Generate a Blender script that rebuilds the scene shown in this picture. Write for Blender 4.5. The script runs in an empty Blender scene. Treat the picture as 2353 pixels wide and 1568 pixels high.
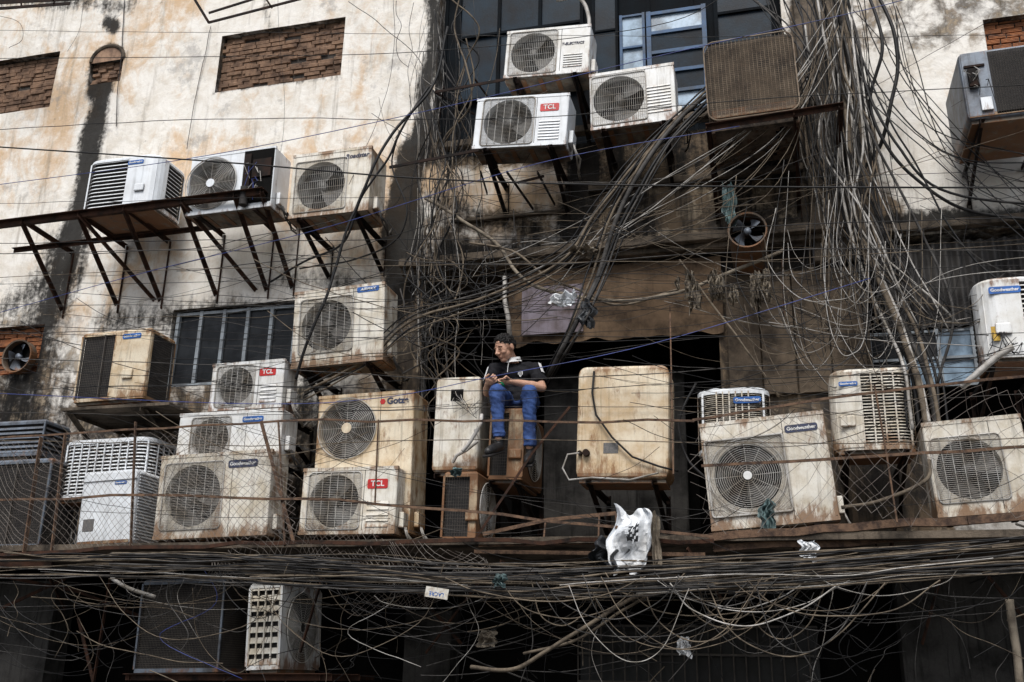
import bpy, math, random
from mathutils import Vector, Matrix, noise, Quaternion
random.seed(7)
R=random.random
def U(a,b): return a+(b-a)*R()
scene=bpy.context.scene
COL=scene.collection
# ------------------------------------------------------------------ image coordinates
# Facade is the plane y=YW facing -y. P() turns an image pixel (cast as a ray from the
# camera) plus a stand-off distance from the facade into world metres.
YW=9.4; CAM=Vector((0,0,1.6)); F=2300.0; PITCH=math.radians(18.7); YAW=math.radians(15.3); ROLL=math.radians(1.2)
RM=Matrix.Rotation(YAW,3,'Z')@Matrix.Rotation(math.pi/2+PITCH,3,'X')@Matrix.Rotation(ROLL,3,'Z')
def ray(px,py): return RM@Vector(((px-1177)/F,-(py-784)/F,-1))
def P(px,py,d=0.0):
    r=ray(px,py); return CAM+r*((YW-d)/r.y)
# ------------------------------------------------------------------ materials
def newmat(name):
    m=bpy.data.materials.new(name); m.use_nodes=True; nt=m.node_tree
    return m,nt,nt.nodes,nt.links,nt.nodes['Principled BSDF']
def nmix(nt,fac,a,b,blend='MIX'):
    n=nt.nodes.new('ShaderNodeMix'); n.data_type='RGBA'; n.blend_type=blend
    for sock,v in ((n.inputs[0],fac),(n.inputs[6],a),(n.inputs[7],b)):
        if hasattr(v,'node'): nt.links.new(v,sock)
        elif isinstance(v,(int,float)): sock.default_value=v
        else: sock.default_value=(v[0],v[1],v[2],1)
    return n.outputs[2]
def nmath(nt,op,a,b=0.0,c=None,clamp=False):
    n=nt.nodes.new('ShaderNodeMath'); n.operation=op; n.use_clamp=clamp
    for i,v in enumerate((a,b,c)):
        if v is None: continue
        if hasattr(v,'node'): nt.links.new(v,n.inputs[i])
        else: n.inputs[i].default_value=v
    return n.outputs[0]
def nnoise(nt,vec,scale,detail=6,rough=.6,dist=0):
    n=nt.nodes.new('ShaderNodeTexNoise'); n.inputs['Scale'].default_value=scale; n.inputs['Detail'].default_value=detail
    n.inputs['Roughness'].default_value=rough; n.inputs['Distortion'].default_value=dist
    nt.links.new(vec,n.inputs['Vector']); return n.outputs['Fac']
def nstep(nt,v,lo,hi):
    n=nt.nodes.new('ShaderNodeMapRange'); n.interpolation_type='SMOOTHSTEP'
    nt.links.new(v,n.inputs[0]); n.inputs[1].default_value=lo; n.inputs[2].default_value=hi; return n.outputs[0]
def nscale(nt,vec,s):
    n=nt.nodes.new('ShaderNodeMapping'); n.inputs['Scale'].default_value=s; nt.links.new(vec,n.inputs['Vector']); return n.outputs[0]
def npos(nt):
    return nt.nodes.new('ShaderNodeNewGeometry').outputs['Position']
def crevice_shade(nt,c,shadecol,dist,amt):  # paints ambient-occlusion shade into the base colour, in a grimy tint
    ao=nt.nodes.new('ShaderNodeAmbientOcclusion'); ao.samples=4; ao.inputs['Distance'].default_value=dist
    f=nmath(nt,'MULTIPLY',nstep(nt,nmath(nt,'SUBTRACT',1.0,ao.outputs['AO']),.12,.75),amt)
    return nmix(nt,f,c,shadecol)
def grunge(name,col,col2=None,scale=5,streak=0.0,rust=0.0,rustcol=(.17,.07,.022),rough=.6,metal=0,bump=.15,bs=50,lo=.35,hi=.7,spec=None):
    m,nt,N,L,B=newmat(name); p=npos(nt)
    col2=col2 or tuple(c*.5 for c in col)
    c=nmix(nt,nstep(nt,nnoise(nt,p,scale,8,.65),lo,hi),col,col2)
    if streak>0:
        s=nnoise(nt,nscale(nt,p,(22,22,1.3)),1.0,8,.7)
        f=nmath(nt,'MULTIPLY',nstep(nt,s,.48,.74),streak)
        c=nmix(nt,f,c,tuple(x*.35 for x in col2))
    if rust>0:
        s=nnoise(nt,nscale(nt,p,(9,9,3)),1.0,10,.75)
        tc=nt.nodes.new('ShaderNodeTexCoord'); sx=nt.nodes.new('ShaderNodeSeparateXYZ'); L.new(tc.outputs['Generated'],sx.inputs[0])
        g=sx.outputs[2]
        edge=nmath(nt,'ADD',nstep(nt,nmath(nt,'SUBTRACT',1.0,g),.72,1.05),nmath(nt,'MULTIPLY',nstep(nt,g,.88,1.0),.6))
        sxx=nmath(nt,'ABSOLUTE',nmath(nt,'SUBTRACT',sx.outputs[0],.5))
        edge=nmath(nt,'ADD',edge,nmath(nt,'MULTIPLY',nstep(nt,sxx,.42,.5),.45))
        f=nmath(nt,'ADD',s,nmath(nt,'MULTIPLY',edge,.18))
        f=nstep(nt,f,.74-rust*.3,.90-rust*.3)
        c=nmix(nt,nmath(nt,'MULTIPLY',f,.88),c,rustcol)
        fs=nnoise(nt,p,140,3,.5); c=nmix(nt,nmath(nt,'MULTIPLY',nstep(nt,fs,.62,.75),min(1,rust)),c,tuple(x*.6 for x in rustcol))
        c=crevice_shade(nt,c,tuple(x*.22 for x in rustcol),.05,.75)  # painted shade in slats and seams, over the rust
    L.new(c,B.inputs['Base Color']); B.inputs['Roughness'].default_value=rough; B.inputs['Metallic'].default_value=metal
    if spec is not None: B.inputs['Specular IOR Level'].default_value=spec
    if bump:
        bn=nt.nodes.new('ShaderNodeBump'); bn.inputs['Strength'].default_value=bump; bn.inputs['Distance'].default_value=.01
        L.new(nnoise(nt,p,bs,5,.6),bn.inputs['Height']); L.new(bn.outputs[0],B.inputs['Normal'])
    return m
M={}
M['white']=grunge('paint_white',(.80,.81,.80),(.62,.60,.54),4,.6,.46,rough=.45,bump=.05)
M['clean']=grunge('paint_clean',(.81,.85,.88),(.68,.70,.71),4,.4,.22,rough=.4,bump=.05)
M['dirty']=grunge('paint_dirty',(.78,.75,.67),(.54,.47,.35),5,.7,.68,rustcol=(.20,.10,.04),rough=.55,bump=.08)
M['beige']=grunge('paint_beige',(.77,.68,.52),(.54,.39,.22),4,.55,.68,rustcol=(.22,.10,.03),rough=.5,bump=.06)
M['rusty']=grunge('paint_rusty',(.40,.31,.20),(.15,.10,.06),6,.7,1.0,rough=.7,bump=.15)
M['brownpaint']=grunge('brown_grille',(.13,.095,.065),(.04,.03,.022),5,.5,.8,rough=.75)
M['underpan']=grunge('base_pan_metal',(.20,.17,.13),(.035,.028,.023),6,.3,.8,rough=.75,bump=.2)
M['wire']=grunge('wire_grey',(.52,.51,.48),(.26,.22,.17),6,0,0,rough=.5,bump=0)
M['wiredark']=grunge('wire_dark',(.08,.068,.055),(.03,.024,.02),6,0,0,rough=.6,bump=0)
M['fins']=grunge('coil_fins',(.022,.019,.017),(.007,.006,.006),8,.3,0,rough=.8,bump=.3,bs=90)
M['fan']=grunge('fan_plastic',(.10,.095,.085),(.03,.027,.024),9,.2,0,rough=.6,bump=0)
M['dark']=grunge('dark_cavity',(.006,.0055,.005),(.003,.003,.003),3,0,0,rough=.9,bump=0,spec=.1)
M['rustiron']=grunge('rusted_iron',(.06,.028,.017),(.015,.011,.009),8,.3,0,rough=.9,bump=.3,spec=.2)
M['darkiron']=grunge('dark_iron',(.009,.008,.0075),(.03,.015,.010),7,.2,0,rough=.85,bump=.2,spec=.2)
M['rustlight']=grunge('flaking_iron',(.15,.088,.052),(.028,.015,.010),12,.4,0,rough=.9,bump=.4)
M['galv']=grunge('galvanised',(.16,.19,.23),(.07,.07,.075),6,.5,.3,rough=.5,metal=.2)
M['black']=grunge('cable_black',(.006,.006,.0065),(.022,.02,.018),9,0,0,rough=.6,bump=0,lo=.45,hi=.75,spec=.3)
M['dust']=grunge('cable_dusty',(.18,.145,.105),(.045,.036,.028),7,0,0,rough=.85,bump=0,spec=.2)
M['grey']=grunge('cable_grey',(.085,.08,.075),(.016,.015,.014),7,0,0,rough=.7,bump=0,spec=.2)
M['pale']=grunge('cable_pale',(.46,.44,.41),(.16,.14,.11),7,0,0,rough=.6,bump=0)
M['blue']=grunge('cable_blue',(.035,.06,.26),(.02,.03,.11),9,0,0,rough=.5,bump=0)
M['redbadge']=grunge('badge_red',(.55,.02,.018),(.38,.015,.012),9,0,0,rough=.4,bump=0)
M['bluebadge']=grunge('badge_blue',(.02,.13,.45),(.015,.08,.28),9,0,0,rough=.4,bump=0)
M['navybadge']=grunge('badge_navy',(.035,.045,.10),(.03,.035,.06),9,0,0,rough=.4,bump=0)
M['letterwhite']=grunge('letter_white',(.8,.8,.78),(.65,.65,.62),9,0,0,rough=.5,bump=0)
M['letterdark']=grunge('letter_dark',(.02,.025,.06),(.04,.04,.07),9,0,0,rough=.5,bump=0)
M['sticker']=grunge('sticker_paper',(.6,.58,.52),(.35,.3,.24),30,0,0,rough=.7,bump=0)
M['greydecal']=grunge('grey_decal',(.09,.09,.09),(.16,.15,.14),60,0,0,rough=.6,bump=0)
M['brick']=grunge('clay_brick',(.36,.23,.15),(.13,.08,.055),6,.6,0,rough=.9,bump=.4)
M['brickorange']=grunge('clay_brick_orange',(.42,.17,.07),(.20,.09,.05),9,.2,0,rough=.9,bump=.4)
M['mortar']=grunge('mortar',(.06,.05,.042),(.02,.017,.015),20,0,0,rough=.95,bump=.4)
M['concrete']=grunge('dirty_concrete',(.15,.12,.09),(.02,.017,.014),3,.6,0,rough=.9,bump=.6,spec=.2)
M['board']=grunge('brown_board',(.17,.115,.072),(.035,.025,.018),3.5,.25,0,rough=.9,bump=.4,bs=14,spec=.15)
M['panelbrown']=grunge('brown_panel',(.15,.115,.082),(.032,.026,.021),3.5,.3,0,rough=.9,bump=.4,bs=14,spec=.15)
M['poster']=grunge('faded_poster',(.24,.21,.25),(.07,.045,.035),4,.5,0,rough=.8,bump=0)
M['blueframe']=grunge('blue_frame',(.015,.075,.18),(.01,.03,.06),5,.3,.2,rough=.6)
M['bluewall']=grunge('dark_blue_wall',(.002,.005,.008),(.0015,.002,.003),3,.3,0,rough=.8,spec=.1)
M['blueglass']=grunge('dark_blue_glass',(.003,.016,.030),(.0015,.004,.008),3,.3,0,rough=.5,spec=.15)
M['greyframe']=grunge('grey_frame',(.30,.34,.37),(.14,.15,.16),5,.4,0,rough=.6)
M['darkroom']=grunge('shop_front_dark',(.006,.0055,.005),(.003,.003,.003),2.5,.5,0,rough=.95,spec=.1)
M['greywall']=grunge('grey_wall',(.06,.057,.053),(.006,.0055,.005),2,.8,0,rough=.9,bump=.3,spec=.2)
M['corrug']=grunge('corrugated',(.07,.065,.06),(.010,.008,.008),3,.7,0,rough=.7,metal=.1)
M['plastic']=grunge('plastic_film',(.75,.78,.81),(.55,.55,.54),5,0,0,rough=.8,bump=.2,bs=30)
M['plasticgrey']=grunge('plastic_grey',(.045,.05,.055),(.015,.015,.017),8,0,0,rough=.5)
M['rag']=grunge('rag',(.26,.22,.165),(.09,.07,.05),9,.3,0,rough=.9)
M['teal']=grunge('teal_film',(.12,.19,.19),(.05,.07,.07),9,.3,0,rough=.5)
M['yellow']=grunge('yellow_tape',(.6,.38,.05),(.4,.24,.03),9,.3,0,rough=.6)
M['skin']=grunge('skin',(.58,.34,.235),(.48,.26,.17),20,0,0,rough=.55,bump=.03)
M['hair']=grunge('hair',(.006,.005,.0045),(.012,.010,.009),60,0,0,rough=.6,bump=.4,bs=160,spec=.3)
M['shirt']=grunge('shirt_black',(.008,.008,.010),(.015,.015,.018),10,0,0,rough=.85,bump=.2,bs=20,spec=.2)
M['shirtwhite']=grunge('shirt_white',(.7,.7,.7),(.55,.55,.55),10,0,0,rough=.8,bump=0)
M['jeans']=grunge('denim',(.032,.078,.24),(.010,.024,.085),9,0,0,rough=.85,bump=.5,bs=30)
M['shoe']=grunge('shoe_black',(.008,.008,.009),(.02,.019,.018),15,0,0,rough=.5)
M['green']=grunge('green_plastic',(.01,.28,.12),(.01,.18,.09),15,0,0,rough=.4)
M['steel']=grunge('steel',(.5,.5,.5),(.35,.35,.35),15,0,0,rough=.3,metal=.8)
M['lips']=grunge('lips',(.34,.14,.11),(.3,.12,.09),20,0,0,rough=.5,bump=0)
M['asphalt']=grunge('asphalt',(.05,.05,.05),(.035,.034,.033),3,0,0,rough=.9,bump=.4)
M['paving']=grunge('paving',(.12,.115,.11),(.07,.065,.06),3,0,0,rough=.9,bump=.4)
M['wirerust']=grunge('mesh_wire',(.16,.14,.12),(.05,.032,.024),5,0,0,rough=.7,bump=0)
M['wirecage']=grunge('wire_cage_rust',(.26,.20,.14),(.10,.065,.04),7,0,0,rough=.7,bump=0)
M['cagecore']=grunge('clogged_coil',(.10,.075,.05),(.018,.014,.011),4,.7,0,rough=.9,bump=.3)
M['rusttray']=grunge('rust_tray',(.17,.13,.095),(.02,.015,.012),6,.4,0,rough=.9,bump=.6)
def glassmat(name,col,rough,spec=.4):
    m,nt,N,L,B=newmat(name); p=npos(nt)
    L.new(nmix(nt,nstep(nt,nnoise(nt,p,4,6,.6),.35,.65),col,tuple(c*.35 for c in col)),B.inputs['Base Color'])
    B.inputs['Roughness'].default_value=rough; B.inputs['Specular IOR Level'].default_value=spec
    return m
M['glass']=glassmat('dirty_glass',(.02,.022,.024),.3,.2)
M['glasspale']=glassmat('pale_glass',(.34,.46,.58),.2)
def plaster():
    m,nt,N,L,B=newmat('weathered_plaster'); p=npos(nt)
    at=N.new('ShaderNodeAttribute'); at.attribute_name='dirt'; sp=N.new('ShaderNodeSeparateColor'); L.new(at.outputs['Color'],sp.inputs[0])
    n2=nnoise(nt,p,4.5,10,.7,.3); n3=nnoise(nt,p,18,8,.7); st=nnoise(nt,nscale(nt,p,(9,9,.8)),1,9,.7)
    n4=nnoise(nt,nscale(nt,p,(1.6,1.6,.9)),1.2,10,.68,.8)
    c=nmix(nt,nstep(nt,n2,.38,.66),(.82,.79,.73),(.68,.63,.55))
    och=nmath(nt,'ADD',nmath(nt,'ADD',nmath(nt,'MULTIPLY',n4,.7),nmath(nt,'MULTIPLY',n2,.3)),nmath(nt,'MULTIPLY',sp.outputs[2],.2))
    och=nmath(nt,'MULTIPLY',nstep(nt,och,.58,.76),.8)
    c=nmix(nt,och,c,(.60,.40,.22))
    c=nmix(nt,nmath(nt,'MULTIPLY',nstep(nt,st,.52,.72),.55),c,(.24,.20,.155))
    c=nmix(nt,nmath(nt,'MULTIPLY',nstep(nt,nnoise(nt,p,2.1,10,.75),.54,.66),.55),c,(.30,.285,.27))
    c=nmix(nt,nmath(nt,'MULTIPLY',nstep(nt,nnoise(nt,p,7,12,.8),.60,.66),.5),c,(.20,.17,.14))
    wht=nmath(nt,'MULTIPLY',nstep(nt,n3,.58,.72),.45); c=nmix(nt,wht,c,(.86,.85,.81))
    g=nstep(nt,nmath(nt,'ADD',sp.outputs[1],nmath(nt,'MULTIPLY',nmath(nt,'SUBTRACT',n2,.5),1.7)),.25,.7)
    bc=nmix(nt,nstep(nt,n4,.42,.58),(.18,.125,.075),(.035,.028,.023)); bc=nmix(nt,nmath(nt,'MULTIPLY',nstep(nt,n2,.54,.64),.8),bc,(.42,.34,.24))
    bc=nmix(nt,nmath(nt,'MULTIPLY',nstep(nt,st,.46,.60),.75),bc,(.013,.011,.0095))
    c=nmix(nt,nmath(nt,'MULTIPLY',g,.96),c,bc)
    so=nmath(nt,'ADD',sp.outputs[0],nmath(nt,'MULTIPLY',nmath(nt,'SUBTRACT',nmath(nt,'ADD',nmath(nt,'MULTIPLY',n3,.5),nmath(nt,'MULTIPLY',st,.5)),.5),1.9))
    c=nmix(nt,nmath(nt,'MULTIPLY',nstep(nt,so,.25,.75),.96),c,(.008,.0075,.007))
    c=crevice_shade(nt,c,(.03,.024,.018),.22,.6)  # occlusion shade painted into the plaster around units and ledges
    L.new(c,B.inputs['Base Color']); B.inputs['Roughness'].default_value=.92; B.inputs['Specular IOR Level'].default_value=.2
    h=nmath(nt,'ADD',nmath(nt,'MULTIPLY',n2,.6),nmath(nt,'MULTIPLY',n3,.35))
    bn=N.new('ShaderNodeBump'); bn.inputs['Strength'].default_value=.6; bn.inputs['Distance'].default_value=.03; L.new(h,bn.inputs['Height']); L.new(bn.outputs[0],B.inputs['Normal'])
    return m
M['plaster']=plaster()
# ------------------------------------------------------------------ mesh builder
def link(o): COL.objects.link(o); return o
def tag(o,label,cat,group=None):
    o['label']=label; o['category']=cat
    if group: o['group']=group
    return o
class MB:
    def __init__(s): s.v=[];s.f=[];s.m=[]
    def add(s,vs,fs,mi=0):
        b=len(s.v); s.v+= [tuple(v) for v in vs]; s.f+=[tuple(b+i for i in f) for f in fs]; s.m+=[mi]*len(fs)
    def box(s,x0,y0,z0,x1,y1,z1,mi=0):
        vs=[(x,y,z) for x in (x0,x1) for y in (y0,y1) for z in (z0,z1)]
        s.add(vs,[(0,1,3,2),(4,6,7,5),(0,4,5,1),(2,3,7,6),(0,2,6,4),(1,5,7,3)],mi)
    def bar(s,p,q,w,h,mi=0,up=None,off=(0,0)):
        p=Vector(p);q=Vector(q);d=(q-p)
        if d.length<1e-6: return
        d.normalize(); up=Vector(up) if up else Vector((0,0,1))
        if abs(d.dot(up))>.97: up=Vector((0,1,0))
        a=d.cross(up).normalized(); b=a.cross(d).normalized()
        vs=[]
        for e in (p,q):
            for i,j in ((-1,-1),(1,-1),(1,1),(-1,1)): vs.append(e+a*(i*w/2+off[0])+b*(j*h/2+off[1]))
        s.add(vs,[(0,1,2,3),(7,6,5,4),(0,4,5,1),(1,5,6,2),(2,6,7,3),(3,7,4,0)],mi)
    def angle(s,p,q,w=.045,t=.006,mi=0,up=None):
        s.bar(p,q,w,t,mi,up,(0,w/2)); s.bar(p,q,t,w,mi,up,(-w/2,-t/2-.0005))
    def tube(s,pts,r,n=6,mi=0,closed=False,caps=True):
        pts=[Vector(p) for p in pts]; k=len(pts)
        rs=r if isinstance(r,(list,tuple)) else [r]*k
        prev=None; vs=[]
        for i,p in enumerate(pts):
            if closed: t=pts[(i+1)%k]-pts[i-1]
            else: t=pts[min(i+1,k-1)]-pts[max(i-1,0)]
            if t.length<1e-9: t=Vector((0,0,1))
            t.normalize()
            if prev is None:
                a=Vector((0,0,1)) if abs(t.z)<.9 else Vector((1,0,0)); a=(a-t*a.dot(t)).normalized()
            else:
                a=prev-t*prev.dot(t)
                a=a.normalized() if a.length>1e-6 else Vector((1,0,0))
            prev=a; b=t.cross(a)
            for j in range(n):
                an=2*math.pi*j/n; vs.append(p+a*(math.cos(an)*rs[i])+b*(math.sin(an)*rs[i]))
        fs=[]
        for i in range(k if closed else k-1):
            i2=(i+1)%k
            for j in range(n): fs.append((i*n+j,i*n+(j+1)%n,i2*n+(j+1)%n,i2*n+j))
        if caps and not closed: fs.append(tuple(range(n))[::-1]); fs.append(tuple((k-1)*n+j for j in range(n)))
        s.add(vs,fs,mi)
    def ell(s,c,r,rot=None,mi=0,nu=16,nv=10):
        c=Vector(c); vs=[];fs=[]
        rot=rot or Matrix.Identity(3)
        for i in range(1,nv):
            th=math.pi*i/nv
            for j in range(nu):
                ph=2*math.pi*j/nu
                vs.append(c+rot@Vector((r[0]*math.sin(th)*math.cos(ph),r[1]*math.sin(th)*math.sin(ph),r[2]*math.cos(th))))
        top=len(vs); vs.append(c+rot@Vector((0,0,r[2]))); vs.append(c-rot@Vector((0,0,r[2])))
        for i in range(nv-2):
            for j in range(nu): fs.append((i*nu+j,(i+1)*nu+j,(i+1)*nu+(j+1)%nu,i*nu+(j+1)%nu))
        for j in range(nu): fs.append((top,j,(j+1)%nu)); fs.append((top+1,(nv-2)*nu+(j+1)%nu,(nv-2)*nu+j))
        s.add(vs,fs,mi)
    def cap(s,p,q,r0,r1,n=12):
        p=Vector(p);q=Vector(q)
        k=5; pts=[p.lerp(q,i/k) for i in range(k+1)]; s.tube(pts,[r0+(r1-r0)*i/k for i in range(k+1)],n)
        s.ell(p,(r0,)*3,nu=12,nv=8); s.ell(q,(r1,)*3,nu=12,nv=8)
    def disc(s,c,r,y,n=32,mi=0):
        vs=[(c[0]+r*math.cos(2*math.pi*i/n),y,c[1]+r*math.sin(2*math.pi*i/n)) for i in range(n)]
        s.add(vs,[tuple(range(n))],mi)
    def cylY(s,c,r,y0,y1,n=24,mi=0):
        s.tube([(c[0],y0,c[1]),(c[0],y1,c[1])],r,n,mi)
    def loops(s,loops,mi=0,capa=False,capb=False):
        n=len(loops[0]); vs=[p for l in loops for p in l]; fs=[]
        for i in range(len(loops)-1):
            for j in range(n): fs.append((i*n+j,i*n+(j+1)%n,(i+1)*n+(j+1)%n,(i+1)*n+j))
        if capa: fs.append(tuple(range(n))[::-1])
        if capb: fs.append(tuple((len(loops)-1)*n+j for j in range(n)))
        s.add(vs,fs,mi)
    def obj(s,name,mats,parent=None,smooth=False,center=False,bevel=0):
        me=bpy.data.meshes.new(name)
        off=Vector((0,0,0)); vs=s.v
        if center and vs:
            xs=[v[0] for v in vs];ys=[v[1] for v in vs];zs=[v[2] for v in vs]
            off=Vector(((min(xs)+max(xs))/2,(min(ys)+max(ys))/2,min(zs))); vs=[(v[0]-off.x,v[1]-off.y,v[2]-off.z) for v in vs]
        me.from_pydata(vs,[],s.f)
        if not isinstance(mats,(list,tuple)): mats=[mats]
        for m in mats: me.materials.append(M[m] if isinstance(m,str) else m)
        for i,p in enumerate(me.polygons):
            p.material_index=s.m[i]; p.use_smooth=smooth
        me.update()
        o=bpy.data.objects.new(name,me); link(o); o.location=off
        if parent: o.parent=parent
        if bevel:
            b=o.modifiers.new('bevel','BEVEL'); b.width=bevel; b.segments=2; b.limit_method='ANGLE'
        return o
def empty(name,mat=None):
    e=bpy.data.objects.new(name,None); e.empty_display_size=.1; link(e)
    if mat is not None: e.matrix_world=mat
    return e
def rrect(x0,z0,x1,z1,r,k=4,ne=8):
    pts=[]
    cs=[((x1-r,z0+r),-90),((x1-r,z1-r),0),((x0+r,z1-r),90),((x0+r,z0+r),180)]
    for ci,((cx,cz),a0) in enumerate(cs):
        arc=[(cx+r*math.cos(math.radians(a0+90*i/k)),cz+r*math.sin(math.radians(a0+90*i/k))) for i in range(k+1)]
        pts+=arc
        nx=cs[(ci+1)%4]; (ncx,ncz),na=nx; e=(ncx+r*math.cos(math.radians(na)),ncz+r*math.sin(math.radians(na)))
        for j in range(1,ne): pts.append((arc[-1][0]+(e[0]-arc[-1][0])*j/ne,arc[-1][1]+(e[1]-arc[-1][1])*j/ne))
    return pts
def frame(bl,br,tl,d,tilt=1.0):
    A=P(*bl,d);B=P(*br,d);C=P(*tl,d)
    x=(B-A); W=x.length; x.normalize(); x=Vector((x.x,0,x.z*tilt)).normalized(); y=Vector((0,1,0)); z=x.cross(y); H=(C-A).dot(z)
    m=Matrix.Identity(4)
    for i,c in enumerate((x,y,z,A)):
        for j in range(3): m[j][i]=c[j]
    return m,W,H
def lettering(txt,size,mat,parent,loc,shear=0,width=None,bold=.0,name='lettering'):
    cu=bpy.data.curves.new('t','FONT'); cu.body=txt; cu.size=size; cu.extrude=.0012; cu.align_x='CENTER'; cu.align_y='CENTER'; cu.shear=shear; cu.offset=bold
    o=bpy.data.objects.new('t',cu); link(o)
    dg=bpy.context.evaluated_depsgraph_get(); dg.update()
    me=bpy.data.meshes.new_from_object(o.evaluated_get(dg)); bpy.data.objects.remove(o)
    xs=[v.co.x for v in me.vertices]; w=max(xs)-min(xs) if xs else 1
    k=(width/w) if width else 1
    for v in me.vertices:
        x,y,z=v.co; v.co=(x*k,-z,y*(k if width else 1))
    me.materials.clear(); me.materials.append(M[mat]); me.name=name
    ob=bpy.data.objects.new(name,me); link(ob); ob.parent=parent; ob.location=loc
    return ob
def badge(e,kind,x,z,w,yoff=0.0,tilt=0):
    spec={'TCL':('redbadge','TCL','letterwhite',.44,.66,0),'GW':('bluebadge','Goodweather','letterwhite',.25,.88,0),'GWN':('navybadge','Goodweather','letterwhite',.24,.88,0),
     'AIR':('bluebadge','AIRMAX','letterwhite',.24,.74,.3)}
    if kind in spec:
        bm,t,lm,hr,tw,sh=spec[kind]; h=w*hr
        b=MB(); pts=rrect(x-w/2,z-h/2,x+w/2,z+h/2,h*(.15 if kind=='TCL' else .3),3,2)
        b.loops([[(p[0],yoff-.001,p[1]) for p in pts],[(p[0],yoff-.004,p[1]) for p in pts]],capb=True,capa=True)
        bo=b.obj('brand_label',bm,e)
        lettering(t,h*.8,lm,bo,(x,yoff-.0055,z),shear=sh,width=w*tw,bold=.0012)
    elif kind=='ROAD':
        lettering('Roadstar',.05,'letterdark',e,(x,yoff-.003,z),shear=.25,width=w,bold=.001,name='brand_lettering')
    elif kind=='GOTZE':
        lettering('Gotze',.1,'navybadge',e,(x+w*.12,yoff-.003,z),width=w*.74,bold=.003,name='brand_lettering')
        b=MB(); b.disc((x-w*.40,z),w*.10,yoff-.003,6); b.obj('brand_emblem','redbadge',e)
    elif kind=='TEL':
        lettering('T-ELECTRICS',.05,'letterdark',e,(x,yoff-.003,z),shear=.2,width=w,bold=.001,name='brand_lettering')
# ------------------------------------------------------------------ AC: front fan type
def ring_grille(mb,c,R,y,step=.017,spokes=12,r=.0022):
    k=.05
    while k<R:
        mb.tube([(c[0]+k*math.cos(a*math.pi/16),y,c[1]+k*math.sin(a*math.pi/16)) for a in range(32)],r,4,closed=True); k+=step
    mb.tube([(c[0]+R*math.cos(a*math.pi/16),y,c[1]+R*math.sin(a*math.pi/16)) for a in range(32)],r*2,5,closed=True)
    for i in range(spokes):
        a=2*math.pi*i/spokes; mb.tube([(c[0]+.04*math.cos(a),y+.003,c[1]+.04*math.sin(a)),(c[0]+R*math.cos(a),y+.003,c[1]+R*math.sin(a))],r*1.1,4)
def fan_blades(e,c,R,y,ang=0,name='fan',mat='fan',nb=3):
    mb=MB(); mb.cylY(c,R*.22,y-.03,y+.03,20)
    for b in range(nb):
        a0=ang+b*2*math.pi/nb; g=[]; na=8; nr=4
        sp=1.25 if nb==3 else .8
        for i in range(na+1):
            for j in range(nr+1):
                rr=R*(.18+.76*j/nr); a=a0+sp*(i/na)*(.75+.25*j/nr)+.25*j/nr
                g.append((c[0]+rr*math.cos(a),y+(i/na-.5)*.07,c[1]+rr*math.sin(a)))
        mb.add(g,[(i*(nr+1)+j,(i+1)*(nr+1)+j,(i+1)*(nr+1)+j+1,i*(nr+1)+j+1) for i in range(na) for j in range(nr)])
    return mb.obj(name,mat,e,smooth=True)
def brackets(mat,W,D,dz=-.035,drop=.38,fr=(.15,.85),lab='rusty triangular iron wall bracket holding an air conditioner',m='darkiron'):
    for f in fr:
        a=mat@Vector((W*f,-.03,dz)); b=Vector((a.x,YW-.005,a.z)); c=b-Vector((0,0,drop)); mb=MB()
        mb.angle(a,b,.04); mb.angle(b+Vector((0,0,.06)),c,.04,up=(1,0,0)); mb.angle(a.lerp(b,.12)-Vector((0,0,.02)),c+Vector((0,0,.05)),.032)
        tag(mb.obj('wall_bracket',m,center=True),lab,'bracket','wall brackets under the air conditioners')
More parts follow.
